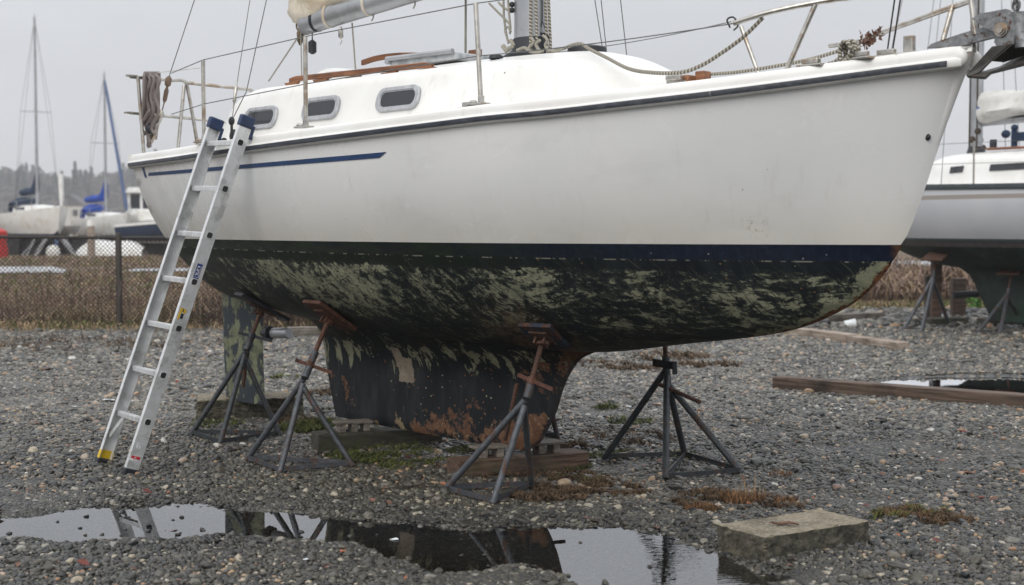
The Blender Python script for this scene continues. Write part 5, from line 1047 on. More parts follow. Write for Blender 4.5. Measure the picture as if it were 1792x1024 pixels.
def quadplate(mb, pts, th):
    P = [np.array(p, float) for p in pts]; n = np.cross(P[1] - P[0], P[2] - P[0]); n /= np.linalg.norm(n); k = len(P); mb.add([p - n*th/2 for p in P] + [p + n*th/2 for p in P], [tuple(range(k-1, -1, -1)), tuple(range(k, 2*k))] + [(i, (i+1) % k, k+(i+1) % k, k+i) for i in range(k)])
B_ = lambda x, y, w: bL(x, y, w)
quadplate(fl, [B_(1692, 133, .16), B_(1738, 82, .09), B_(1770, 78, .08), B_(1737, 106, .09), B_(1715, 128, .14), B_(1698, 134, .16)], .012)
quadplate(fl, [B_(1694, 134, .16), B_(1708, 131, .14), B_(1752, 118, .02), B_(1800, 92, -.12), B_(1840, 92, -.14), B_(1800, 112, -.04), B_(1736, 128, .12), B_(1726, 137, .15)], .014)
quadplate(fl, [B_(1737, 106, .09), B_(1770, 78, .08), B_(1800, 78, -.02), B_(1800, 94, -.10), B_(1758, 108, .01)], .012)
putb(fl, 'fluke', 'anchor_dark', anc, ab, bevel=.002)
mb = MB(); mb.grid([[np.array(B_(x, y, .03)) + np.array([0, .05 * math.cos(2*math.pi*k/20) - .0, .0]) + np.array([.045 * math.sin(2*math.pi*k/20), 0, 0]) for k in range(20)] for x, y in ((1786, 22), (1787, 30), (1790, 60), (1796, 84))], closed=True); putb(mb, 'shank_collar', 'anchor_steel', anc, ab, smooth=50)
for k in range(5):
    mb = MB(); c = np.array(B_(1780, 18 - k * 9, .03)); pts = [c + np.array([.016 * math.cos(t) * (k % 2) , .016 * math.cos(t) * (1 - k % 2), .026 * math.sin(t)]) for t in np.linspace(0, 2 * math.pi, 13)]; mb.tube(pts, .006, 6, cap=False); putb(mb, 'chain_link', 'anchor_steel', anc, ab, smooth=60)
def rope_thing(name, label, cat, paths, r, mat):
    mb = MB()
    for P in paths: mb.tube([BW(q[0], -q[1], q[2]) for q in P], r, 8)
    return tag(mb.build(name, mat, None, smooth=60), label, cat)
rp = [bL(958, 92, .05), bL(985, 85, .12), bL(1005, 78, .16), bL(1018, 77, .2), bL(1032, 86, .26), bL(1062, 101, .36), bL(1100, 120, .46), bL(1140, 127, .52), bL(1190, 127, .55), bL(1225, 116, .54), bL(1260, 95, .52), bL(1300, 66, .5), bL(1336, 31, .47)]
rope_thing('rope', 'flecked rope sagging from the mast foot over the cabin front to the bow rail', 'rope', [curve(rp, 8)], .0105, 'rope_fleck')
rp = [bL(1245, 130, -.25), bL(1300, 125, -.22), bL(1390, 110, -.18), bL(1450, 95, -.12), bL(1500, 77, -.1), bL(1540, 58, -.1)]
rope_thing('rope', 'taut flecked rope running along the foredeck to the brown leaves', 'rope', [curve(rp, 8)], .010, 'rope_fleck')
cc = np.array(bL(1484, 88, .3)); paths = []
for k in range(7):
    rk = np.random.default_rng(40 + k); s = .036 + .010 * rk.random(); tx, ty = rk.normal(0, .35), rk.normal(0, .5); o3 = np.array([rk.normal() * .008, .011 * (k - 3), rk.normal() * .008])
    paths.append([cc + o3 + np.array([s * math.cos(t + k) * (.8 + .1 * math.sin(2 * t)), s * (math.cos(t + k) * ty + math.sin(t + k) * tx) * .6, s * 1.05 * math.sin(t + k)]) for t in np.linspace(0, 2 * math.pi * .97, 22)])
paths.append(curve([cc + np.array([-.04, 0, -.03]), cc + np.array([-.07, .0, -.05]), cc + np.array([-.11, .01, -.055])], 5)); rope_thing('rope_coil', 'knotted coil of white and grey rope on the bow rail', 'rope', paths, .0095, 'rope_fleck')
lv = MB(); cc = np.array(bL(1526, 66, -.1)); r = np.random.default_rng(5)
for k in range(70):
    f_ = r.uniform(-1, 1); p = cc + np.array([f_ * .055, r.uniform(-.02, .02), f_ * .022 + r.normal() * .016]); u = r.normal(size=3); u /= np.linalg.norm(u); w_ = np.cross(u, r.normal(size=3)); w_ /= np.linalg.norm(w_); s = .018 + .016 * r.random(); n = np.cross(u, w_); lv.add([BW(q[0], -q[1], q[2]) for q in (p, p + u*s*.5 + w_*s*.5 + n*.006, p + u*s*1.3, p + u*s*.5 - w_*s*.5 + n*.006)], [(0, 1, 2, 3)])
tag(lv.build('dead_leaves', 'leaf_brown', None), 'clump of dead reddish brown leaves caught on the bow rope', 'leaves')
# old rope hank over the stern rail
paths = []; r = np.random.default_rng(2)
for k in range(15):
    x = 252 + 26 * (k + .5) / 15; b = r.uniform(-4, 4); yb = r.uniform(222, 262) if k % 3 else r.uniform(185, 215); w0 = .56 - .012 * k + r.uniform(-.02, .02)
    paths.append(curve([bL(x + 1, 134, w0 - .06), bL(x, 127.5, w0), bL(x + b * .3 - 1, 140, w0 + .03), bL(x + b, 175 + r.uniform(-8, 8), w0 + .04), bL(x - 2 + b, 210 + r.uniform(-5, 5), w0 + .03), bL(x + (264 - x) * .5 + r.uniform(-3, 3), yb, w0 + .03)], 6))
for x0 in (254, 262, 271):
    paths.append(curve([bL(x0, 132, .54), bL(x0 + 8, 140, .56), bL(x0 + 1, 168, .58), bL(x0 + 6, 196, .57), bL(x0 - 6, 222, .57), bL(x0, 236, .56)], 6))
rope_thing('rope_hank', 'faded hank of old rope hung over the stern rail', 'rope', paths, .0115, 'rope_old')
mb = MB(); mb.ball(BW(bl(262, 226, .56)[0], .56, bl(262, 226, .56)[1]), .032, 10, 7, (1, .8, 1.3)); tag(mb.build('line_float', 'dark_rubber', None, smooth=60), 'black float tucked in the rope hank at the stern rail', 'float')
# ------------------------------------------------------------------ the yard behind: second boat, fence, scrub, moored boats, wooded hill
def W_(p, u, a, w, z): u = np.array(u) / np.linalg.norm(u); n = np.array([u[1], -u[0]]); q = np.array(p[:2]) + a * u + w * n; return np.array([q[0], q[1], z])
B2P, B2U = np.array([6.83, 21.0]), np.array([-.5, .866]); B2A = math.atan2(B2U[1], B2U[0])
def b2w(x, y, w):                      # pixel -> local (a, y, z) on lengthwise plane, port is +y; the near side is port here
    u = B2U / np.linalg.norm(B2U); n = np.array([-u[1], u[0]]); d = ray(x, y); t = (w + B2P @ n) / (d[:2] @ n); P = t * d[:2]; return (float((P - B2P) @ u), w, float(t * d[2] + H))
boat2 = thing('sailboat', 'white sailboat with dark green bottom standing on the right behind the bow', 'sailboat', (*B2P, .05), B2A)
ws2 = pchip([-4.4,-3.2,-2,-1,0,.8,1.5,2.1,2.45], [.8,1.05,1.22,1.27,1.2,1.02,.68,.3,.04]); zs2 = pchip([-4.4,-2,0,1.5,2.45], [2.02,2.04,2.07,2.13,2.2]); zk2 = pchip([-4.4,-3.4,-2,-.6,.3,1.0,1.5,1.78,2.44,2.46], [1.2,.96,.86,.84,.88,.98,1.12,1.3,2.19,2.25]); pe2 = pchip([-4.4,-2,0,1,2.4], [1.6,2.0,2.0,1.7,1.15])
hb2 = hull_fn(ws2, zs2, zk2, pe2)
t2_ = NT('gelcoat_cool'); o_ = t2_.obj(); zz_ = t2_.xyz(o_)[2]; n_ = t2_.noise(o_, 1.3, 5); cc_ = t2_.mix(t2_.step(n_, .3, .7), (.60, .62, .66), (.68, .69, .72)); bd_ = t2_.mul(t2_.math('GREATER_THAN', zz_, 1.865), t2_.math('LESS_THAN', zz_, 1.925)); cc_ = t2_.mix(bd_, cc_, (.40, .36, .33)); M['gelcoat_cool'] = t2_.out(cc_, .35)
tg = NT('green_antifouling'); o_ = tg.obj(); n_ = tg.noise(o_, 3, 8, .65); c_ = tg.mix(tg.step(n_, .4, .62), (.006, .014, .011), (.016, .04, .026)); c_ = tg.mix(tg.step(tg.noise(tg.map(o_, (1, 1, .5)), 5, 8, .7), .6, .66), c_, (.07, .07, .035)); M['green_antifouling'] = tg.out(c_, .6)
hull_parts(boat2, hb2, ws2, zs2, zk2, list(np.linspace(-4.4, 2.45, 44)), 1.31, 1.20, ('gelcoat_cool', 'boot2', 'green_antifouling') if 'boot2' in M else ('gelcoat_cool', simple('boot_grey', (.13, .12, .12), .6), 'green_antifouling'), None, 10, 18)
mb = MB(); mb.grid([[(a, y * (ws2(a) - .02), zs2(a) - .01 + .05 * (1 - y * y)) for y in np.linspace(-1, 1, 7)] for a in np.linspace(-4.4, 2.45, 20)]); mb.build('deck', 'deck_white', boat2, smooth=50)
mb = MB(); m3_ = MB()
for sg in (-1, 1):
    P = [(a, sg * ws2(a), zs2(a)) for a in np.linspace(-4.4, 2.44, 40)]; Fr = [((0, sg, 0), (0, 0, 1))] * 40; mb.sweep(P, [(-.04, .02), (.01, .02), (.025, 0), (.025, -.05), (0, -.06)], Fr); m3_.sweep([(p[0], sg * (hb2(p[0], 1.31) + .0), 1.31) for p in P if zk2(p[0]) < 1.28], [(-.005, .012), (.006, .012), (.006, -.028), (-.005, -.028)], [((0, sg, 0), (0, 0, 1))] * len([p for p in P if zk2(p[0]) < 1.28]))
mb.build('gunwale', simple('gunwale_dark', (.03, .04, .045), .5), boat2, smooth=40); m3_.build('waterline_stripe', simple('dark_teal', (.008, .02, .02), .5), boat2)
CA2 = [-2.6, -2.5, -2.2, -.6, .2, .9, 1.25]; w2_ = pchip(CA2, [.72, .74, .75, .74, .62, .40, .15]); e2_ = pchip(CA2, [2.2, 2.36, 2.44, 2.47, 2.44, 2.28, 2.15]); k2_ = pchip(CA2, [2.24, 2.46, 2.55, 2.58, 2.56, 2.36, 2.18])
def csec2(a): w, e, c, d = w2_(a), e2_(a), k2_(a), zs2(a) - .02; s = [(w + .1, d), (w + .07, d + (e-d)*.5), (w + .02, d + (e-d)*.88), (w - .06, e + .01), (w * .5, c - .03)]; return [(a, -y, z) for y, z in s] + [(a, 0, c)] + [(a, y, z) for y, z in s[::-1]]
mb = MB(); cs2 = np.linspace(-2.6, 1.25, 30); mb.grid([csec2(a) for a in cs2]); mb.add([], [tuple(range(11))]); mb.build('cabin', 'deck_white', boat2, smooth=60)
def win2(x0, y0, x1, y1, name):
    a0 = b2w(x0, y0, .78); a1 = b2w(x1, y1, .78); h = .045; P = []
    for a, z in ((a0[0], a0[2] - h), (a1[0], a1[2] - h), (a1[0], a1[2] + h), (a0[0], a0[2] + h)):
        d = zs2(a) - .02; f = (z - d) / (e2_(a) - d); P.append(np.array([a, w2_(a) + float(np.interp(f, [0, .5, .88, 1], [.1, .07, .02, -.06])) + .012, z]))
    mb = MB(); n = np.array([0, 1., .25]); mb.add([p - n * .03 for p in P] + [p + n * .006 for p in P], [(0, 1, 2, 3), (4, 5, 6, 7), (0, 1, 5, 4), (1, 2, 6, 5), (2, 3, 7, 6), (3, 0, 4, 7)]); mb.build(name, 'port_glass', boat2)
win2(1662, 304, 1687, 302, 'window'); win2(1735, 300, 1850, 294, 'window')
mpx = b2w(1703, 266, 0); mb = MB(); mb.grid([oval((-.0 + .0 * t, 0, 2.54 + t * 8), .10, .075) for t in (0, .5, 1)], closed=True); mb.build('mast', 'spar_grey', boat2, smooth=60)
mb = MB(); mb.tube([(0, 0, 2.50), (0, 0, 2.53), (0, 0, 2.66)], [.16, .15, .11], 14); mb.build('mast_boot', 'dark_rubber', boat2, smooth=50)
mb = MB(); 
for x, yy in ((.09, .05), (.12, -.03), (-.08, .08)): mb.tube([(x, yy, 2.6), (x * .9, yy, 5)], .012, 6)
for k in range(6): mb.ball((.06 * math.cos(k * 1.3) - .02, .1 * math.sin(k * 1.3), 2.64 + .12 * (k % 3)), .05, 7, 5)
mb.build('halyards', 'bark', boat2, smooth=50)
sl = MB(); rows = []
for i, t in enumerate(np.linspace(0, 1, 40)):
    a = -.12 - 3.3 * t; row = []; hg = .33 - .05 * t + .03 * math.sin(t * 21) + .05 * math.exp(-((t - .02) / .05) ** 2)
    for k in range(20):
        th = 2 * math.pi * k / 20; rad = 1 + .08 * math.sin(3 * th + 15 * t) + .05 * math.sin(6 * th - 27 * t); row.append((a, .15 * math.cos(th) * rad * (1.2 if math.sin(th) < 0 else .8), 3.22 + .02 * t + hg * .62 * math.sin(th) * rad))
    rows.append(row)
sl.grid(rows, closed=True); sl.add([], [tuple(range(20)), tuple(range(780, 800))]); sl.build('furled_sail', simple('white_cloth', (.66, .65, .62), .9, 0, .15, 4, (.42, .40, .36), .4, 2), boat2, smooth=60)
MB().ball(b2w(1712, 198, .12), .04, 8, 6, (1, .3, 1)).build('sail_badge', 'blue_cloth', boat2)
T1('boom', [(-.1, 0, 3.0), (-3.5, 0, 3.04)], .05, 'spar_grey', boat2)
mb = MB()
for a in (.55, -1.05, -2.6): mb.tube([(a, ws2(a) - .06, zs2(a)), (a, ws2(a) - .06, zs2(a) + .60)], .014, 8)
mb2 = [(a, ws2(a) - .06, zs2(a) + h) for h in (.58,) for a in (2.2, .55, -1.05, -2.6, -4)]; s_ = mb.build('stanchions', 'steel', boat2, smooth=50)
T1('lifeline', mb2, .004, 'wire', boat2, 6); T1('lifeline', [(p[0], p[1], p[2] - .28) for p in mb2], .004, 'wire', boat2, 6)
for sg in (-1, 1):
    for a in (-.35, .05, .3): T1('shroud', [(a, sg * (ws2(a) - .15), zs2(a)), (.0, sg * .2, 9.5)], .005, 'wire', boat2, 6)
T1('forestay', [(2.3, 0, 2.2), (0, 0, 10.5)], .007, 'wire', boat2, 6)
mb = MB(); q = np.array(b2w(1775, 250, .3)); mb.tube([q + [0, 0, -.1], q + [0, 0, .12]], .045, 8); mb.ball(q + [0, 0, .16], .05, 8, 6); mb.box(q + np.array([-.35, 0, .03]), (.7, .1, .12)); mb.ball(q + np.array([.15, 0, .08]), .06, 8, 5, (1.4, .7, 1)); mb.build('winch_cover', 'navy_cloth', boat2, smooth=50)
mb = MB(); q = np.array(b2w(1738, 268, .4)); mb.tube([q, q + [0, 0, .14]], .05, 8); mb.build('winch', 'dark_rubber', boat2, smooth=50)
mb = MB(); mb.grid([[(a - .02 * 0, y, k2_(max(-2.6, min(a, 1.25))) + .02) for y in (.40, .45)] for a in np.linspace(-2.2, -.3, 5)]); mb.tube([(-2.2, .45, 2.57), (-.6, .45, 2.585)], .022, 6); mb.build('handrail', 'teak', boat2)
kb2 = MB(); rows = []
for z in np.linspace(.12, .95, 10):
    le = -.33 + (z - .12) * .62 + max(0, z - .75) * 1.2; te = -2.0 - (z - .12) * .1; rows.append([(le + (te - le) * (1 + math.cos(t)) / 2, .075 * math.sin(t) * (1 + 2.2 * max(0, z - .72)), z) for t in np.linspace(0, 2 * math.pi, 25)[:-1]])
kb2.grid(rows, closed=True); kb2.add([], [tuple(range(24))]); kb2.build('keel', 'green_antifouling', boat2, smooth=50)
GRP2 = 'steel boat stands under the boat on the right'
def simple_stand(label, feet, hub, top): boat_stand(label, feet, hub, top, np.array([.25, .25, -.93]) / np.linalg.norm([.25, .25, -.93]), ('stand_steel', 'rusty', 'rusty'), [(0, 1), (1, 2), (0, 2)], (.34, .34), 'rusty', False, grp=GRP2, legr=.028, low=.1)
simple_stand('grey boat stand under the bow of the right boat, in front of two brown posts', [G(1582, 577), G(1613, 580), G(1662, 572)], at(1634, 482, 20.6), at(1638, 446, 20.6))
simple_stand('grey boat stand at the right edge under the keel of the right boat', [G(1710, 586), G(1750, 589), G(1796, 577)], at(1764, 512, 20.0), at(1772, 470, 20.1))
slab('post', 'tall red brown upright timber under the bow of the right boat', 'post', G(1631, 566) , G(1648, 566), .14, .98, 'red_timber', rough=.004)
slab('post', 'shorter brown upright timber beside the red brown one', 'post', G(1620, 562), G(1630, 562), .12, .72, 'dark_timber', rough=.004)
slab('post', 'pale brown upright timber with an arm, nearest the keel of the right boat', 'post', G(1667, 557), G(1691, 557), .17, .66, 'brown_timber', rough=.004)
slab('timber', 'dark block lying under the upright posts', 'timber', G(1630, 572), G(1696, 570), .3, .13, 'dark_timber', rough=.004)
slab('timber', 'dark block under the keel of the right boat', 'timber', G(1730, 574), G(1810, 572), .3, .14, 'dark_timber', rough=.004)
tag(MB().tube([at(1668, 516, 21.8), at(1712, 514, 21.8)], .055, 10).build('pipe', 'stand_dark', None, smooth=40), 'dark stub of pipe fixed across the pale brown post', 'pipe')
c = G(1702, 542); 
def bush(c, rad, n, mat, label, seed, name='shrub', leafs=.06, grp=None):
    r = np.random.default_rng(seed); V, Fs = [], []
    for _ in range(n):
        d = r.normal(size=3); d /= np.linalg.norm(d); q = r.random() ** .5; p = np.array(c) + np.array([d[0] * rad, d[1] * rad, abs(d[2]) * rad * 1.1]) * q + [0, 0, .03]; u = r.normal(size=3); u /= np.linalg.norm(u); w = np.cross(u, r.normal(size=3)); w /= np.linalg.norm(w); b = len(V); V += [p - u*leafs, p + w*leafs*.5, p + u*leafs, p - w*leafs*.5]; Fs.append((b, b+1, b+2, b+3))
    return tag(MB().add(V, Fs).build(name, mat, None), label, 'shrub', grp)
bush(c, .17, 300, 'green_weed', 'small bright green bush between the post and the keel', 4)

# chain-link fence
fn = thing('chain_link_fence', 'rusty chain link fence with dark top rail in front of the scrub', 'fence', (-6.5, 20.4, .05))
FL0 = np.array([-6.5, 20.4, .05]); x0f, x1f, ft = -11.5, -2.2, 1.36
def fy(x): return 20.35 + .02 * (x + 6)
ch = MB(); pitch = .062; hN = ft - .08; k = x0f - 2
wires = []
while k < x1f + 2:
    for sgn in (1, -1):
        xa, xb = k, k + sgn * hN; za, zb_ = .06, .06 + hN; t0_, t1_ = 0.0, 1.0
        if xa != xb:
            for lim_, s_ in ((x0f, 1), (x1f, -1)):
                fa, fb = s_ * (xa - lim_), s_ * (xb - lim_)
                if fa < 0 and fb < 0: t0_, t1_ = 1, 0
                elif fa < 0: t0_ = max(t0_, fa / (fa - fb))
                elif fb < 0: t1_ = min(t1_, fa / (fa - fb))
        if t1_ > t0_: wires.append(((xa + (xb-xa)*t0_, za + (zb_-za)*t0_), (xa + (xb-xa)*t1_, za + (zb_-za)*t1_), sgn))
    k += pitch
for p, q, sgn in wires: ch.tube([np.array([p[0], fy(p[0]) - .02 - .003 * sgn, p[1] + .05]), np.array([q[0], fy(q[0]) - .02 - .003 * sgn, q[1] + .05])], .0042, 3, cap=False)
put(ch, 'chain_mesh', 'mesh_wire', fn)
for x in (gp(207, 555)[0] * 0 - 5.63, -9.0, -2.3): put(MB().tube([(x, fy(x), .0), (x, fy(x), ft + .06), (x, fy(x), ft + .09)], [.045, .045, .03], 10), 'post', 'fence_metal', fn, smooth=50)
put(MB().tube([(x0f, fy(x0f), ft + .02), (-8, fy(-8), ft + .035), (-5.6, fy(-5.6), ft + .015), (x1f, fy(x1f), ft + .03)], .022, 8), 'top_rail', 'fence_metal', fn, smooth=50)
tb_ = MB()
for i, x in enumerate(np.arange(x0f, x1f, .075)): tb_.tube([(x, fy(x) - .02, ft), (x + .012 * (-1) ** i, fy(x) - .02, ft + .085)], .003, 3)
put(tb_, 'wire_ends', 'fence_metal', fn)

# scrub: dry bramble and grass
def scrub(name, n, region, hfun, mats, seed, label, wid=.0048):
    r = np.random.default_rng(seed); out = [([], []) for _ in mats]
    for _ in range(n):
        x, y = region(r); h = hfun(x, y, r); 
        if h <= .02: continue
        V, Fs = out[int(min(.999, max(0, .85 * r.random() + .9 * (vnoise(np.array([x]), np.array([y]), 1.3, 50)[0] - .42))) * len(mats))]; z = gz1(x, y) + .01; a = r.random() * 6.283; l = h * r.uniform(.2, 1.1); d = np.array([math.cos(a), math.sin(a)]); w = wid * (y / 21) * r.uniform(.6, 1.6); b = len(V)
        P = [np.array([x, y, z]), np.array([x + d[0]*l*.35, y + d[1]*l*.35, z + h*.75]), np.array([x + d[0]*l*.8, y + d[1]*l*.8, z + h]), np.array([x + d[0]*l*1.3, y + d[1]*l*1.3, z + h*r.uniform(.5, .95)])]; sx = np.array([-d[1] * .5 + .8, d[0] * .3, 0]) * w
        for i, p in enumerate(P): k_ = 1 - .22 * i; V += [tuple(p - sx * k_), tuple(p + sx * k_)]
        for i in range(3): Fs.append((b + 2*i, b + 2*i + 1, b + 2*i + 3, b + 2*i + 2))
    for (V, Fs), m in zip(out, mats): tag(big_mesh(name, np.array(V), np.array(Fs), m), label, 'scrub', kind='stuff')
weedmat('bramble', (.10, .065, .052), (.34, .235, .18)); weedmat('dead_grass', (.22, .15, .085), (.48, .36, .22)); weedmat('bramble_dark', (.06, .04, .032), (.18, .115, .085)); weedmat('field_green', (.08, .095, .03), (.20, .21, .075))
def reg_l(r): y = 20.55 + 7.5 * r.random() ** 1.4; return r.uniform(-.40 * y - .5, -.02 * y), y
def h_l(x, y, r):
    q = vnoise(np.array([x]), np.array([y]), .8, 12)[0]; right = np.clip((x + 6.2) / 2.5, 0, 1)
    return ((.06 + .30 * q + .46 * right * q) * r.uniform(.35, 1.15) * (1 - .4 * np.clip((y - 23) / 5, 0, 1))) * (1.0 if q > .3 or r.random() < .35 else .4)
scrub('scrub', 30000, reg_l, h_l, ('bramble_dark', 'bramble', 'bramble', 'dead_grass', 'bramble', 'field_green', 'dead_grass'), 31, 'dry brown bramble and dead grass behind the chain link fence')
scrub('bramble_canes', 420, lambda r: (r.uniform(-9.2, -1), 20.5 + 2.5 * r.random()), lambda x, y, r: r.uniform(.45, 1.05), ('bramble_dark', 'bramble'), 35, 'thin bare bramble canes rising out of the scrub behind the fence', .0028)
def reg_r(r): x = r.uniform(3.2, 12.5); y0 = float(yard_edge(x)); return x, y0 + 4.5 * r.random() ** 1.3
def h_r(x, y, r): q = vnoise(np.array([x]), np.array([y]), .9, 14)[0]; return (.3 + .75 * q) * r.uniform(.5, 1.1)
scrub('scrub', 14000, reg_r, h_r, ('bramble', 'dead_grass', 'bramble', 'bramble_dark'), 32, 'dry brown scrub at the edge of the yard behind the right boat', .007)
def reg_e(r): x = r.uniform(-11, 11); return x, float(yard_edge(x)) + r.normal(0, .35) - .25
scrub('grass', 11000, reg_e, lambda x, y, r: r.uniform(.03, .16), ('dead_grass', 'dead_grass', 'field_green'), 33, 'short dead grass along the edge of the gravel yard', .008)
def reg_f(r): y = r.uniform(27, 66); return r.uniform(-.42 * y, .1 * y), y
def h_f(x, y, r):
    if (43 < y < 50 and x < -13.3) or (44 < y < 48.4 and -12.6 < x < -5): return 0
    return r.uniform(.04, .17)
scrub('field_grass', 15000, reg_f, h_f, ('dead_grass', 'bramble', 'field_green', 'bramble'), 34, 'brown winter field grass beyond the fence', .013)

# moored or stored boats far beyond the fence
def far_sailboat(label, px, Yd, mast_px, mast_top, heading, L, cover, sheer=1.75, wl=.95, boom=2.6, jib=False, stern_px=None, cabin=1.0):
    P = at(mast_px, 400, Yd); o = thing('sailboat', label, 'sailboat', (P[0], Yd, .1), heading); sc = L / 7
    w = pchip([-.5*L-.3*sc, -.3*L, 0, .25*L, .42*L, .46*L], [.75*sc, 1.05*sc, 1.15*sc, .8*sc, .2*sc, .03]); s = pchip([-.6*L, 0, .46*L], [sheer-.12, sheer-.05, sheer+.22]); k_ = pchip([-.6*L, -.35*L, 0, .3*L, .40*L, .46*L, .47*L], [wl-.05, wl-.45, wl-.6, wl-.3, wl, sheer+.2, sheer+.3]); p_ = pchip([-.6*L, 0, .45*L], [1.7, 2.0, 1.2]); h = hull_fn(w, s, k_, p_)
    hull_parts(o, h, w, s, k_, list(np.linspace(-.5*L, .46*L, 22)), wl, wl - .1, ('white_paint', 'navy_cloth', 'dark_junk'), None, 5, 8)
    mb = MB(); mb.grid([[(a, y * w(a), s(a) + .04 * (1 - y*y)) for y in (-1, -.5, 0, .5, 1)] for a in np.linspace(-.5*L, .46*L, 14)]); mb.build('deck', 'deck_white', o, smooth=50)
    mb = MB(); ca = [-.22*L, -.2*L, -.05*L, .08*L, .2*L, .27*L]; chh = [0, .34, .40, .36, .2, .02]
    mb.grid([[(a, y * w(a) * .62, s(a) + hh * cabin * (1 - .25 * y**4) * (0 if abs(y) == 1 else 1)) for y in (-1, -.98, -.8, 0, .8, .98, 1)] for a, hh in zip(ca, chh)]); mb.build('cabin', 'deck_white', o, smooth=50)
    mb = MB()
    for sg in (-1, 1): mb.box((-.05*L, sg * w(-.05*L) * .62, s(0) + .2), (.18*L, .05, .12))
    mb.build('window', 'port_glass', o)
    mb = MB(); rows = [[(a, y * w(a) * .6, s(a) + .1 + hh * (1 - .35 * y**4)) for y in np.linspace(-1, 1, 9)] for a, hh in ((-.36*L, .0), (-.34*L, .62), (-.24*L, .72), (-.17*L, .38))]; mb.grid(rows); sh = mb.build('sprayhood', cover, o, smooth=60); sm_ = sh.modifiers.new('t', 'SOLIDIFY'); sm_.thickness = .02
    zt = at(mast_px, mast_top, Yd)[2]; mz = s(0) + .3; MB().tube([(0, 0, mz), (0, 0, zt - .1)], [.085, .06], 8).build('mast', 'spar_grey', o, smooth=50)
    mb = MB(); mb.tube([(0, -.75, mz + (zt - mz) * .5), (0, .75, mz + (zt - mz) * .5)], .025, 6); mb.tube([(-.25, 0, zt - .05), (.25, 0, zt - .02)], .018, 5); mb.tube([(0, 0, zt - .1), (0, 0, zt + .15)], .012, 5); mb.build('spreader', 'spar_grey', o)
    for sg in (-1, 1): T1('shroud', [(0, sg * w(0) * .9, s(0)), (0, sg * .75, mz + (zt - mz) * .5), (0, 0, zt - .1)], .008, 'wire', o, 4)
    T1('backstay', [(-.5*L, 0, s(-.5*L)), (0, 0, zt - .1)], .008, 'wire', o, 4)
    if jib: T1('furled_jib', [(.44*L, 0, s(.44*L) + .15), (.43*L, 0, s(.44*L) + .4), (.02*L, 0, zt - .6), (0, 0, zt - .3)], [.05, .10, .07, .02], jib, o, 8)
    else: T1('forestay', [(.45*L, 0, s(.45*L)), (0, 0, zt - .1)], .008, 'wire', o, 4)
    bz = s(0) + .95; mb = MB(); rows = []
    for t in np.linspace(0, 1, 22):
        hh = .30 + .75 * math.exp(-t / .09) + .03 * math.sin(t * 12); rows.append([(-.02 - boom * t,   .2 * math.cos(q) * (1 - .3 * math.exp(-t / .05)), bz - .06 * t + hh * .5 + hh * .6 * math.sin(q)) for q in np.linspace(0, 2 * math.pi, 11)[:-1]])
    mb.grid(rows, closed=True); mb.add([], [tuple(range(10)), tuple(range(210, 220))]); mb.build('boom_cover', cover, o, smooth=60)
    mb = MB()
    for a in np.linspace(-.48*L, .42*L, 6):
        for sg in (-1, 1): mb.tube([(a, sg * w(a) * .95, s(a)), (a, sg * w(a) * .95, s(a) + .55)], .014, 5)
    for sg in (-1, 1):
        for hgt in (.3, .54): mb.tube([(a, sg * w(a) * .95, s(a) + hgt) for a in np.linspace(-.48*L, .42*L, 6)], .008, 4)
    mb.build('guard_rail', 'steel', o); 
    mb = MB(); mb.box((-.06*L, 0, .45), (.26*L, .16, .9)); mb.build('keel', 'dark_junk', o)
    mb = MB()
    for a, sg in ((-.3*L, 1), (-.3*L, -1), (.2*L, 1), (.2*L, -1)): mb.tube([(a - .35, sg * 1.15, 0), (a, sg * .6, wl - .25)], .035, 6); mb.tube([(a + .35, sg * 1.15, 0), (a, sg * .6, wl - .25)], .035, 6)
    mb.build('cradle', 'spar_grey', o); return o
hd = math.atan2(-.80, .58)
far_sailboat('white sailboat with navy boom cover and tallest far mast, at the left edge', 55, 71, 66, 32, hd, 7.6, 'navy_cloth', 2.15, 1.05, 2.3)
far_sailboat('white sailboat with bright blue boom cover and blue furled jib beyond the fence', 165, 74, 186, 131, hd, 6.6, 'blue_cloth', 1.85, .95, 2.7, 'steel_blue_cloth', None, .9)
P = at(98, 398, 70); o = thing('dinghy', 'small white boat with a short white mast between the two far sailboats', 'boat', (P[0] - .4, 72, .1), hd); 
w = pchip([-2, 0, 1.5, 2], [.7, .85, .5, .05]); s = pchip([-2, 2], [1.3, 1.45]); k_ = pchip([-2, 0, 1.5, 1.95, 2.01], [.85, .7, .9, 1.4, 1.5]); p_ = pchip([-2, 2], [1.8, 1.2]); hull_parts(o, hull_fn(w, s, k_, p_), w, s, k_, list(np.linspace(-2, 2, 14)), .95, .9, ('white_paint', 'dark_junk', 'dark_junk'), None, 4, 6)
T1('mast', [(.3, 0, 1.3), (.1, 0, 4.05)], [.1, .13], 'white_paint', o); MB().box((-.2, 0, .4), (2.2, .9, .8)).build('trailer', 'dark_junk', o)
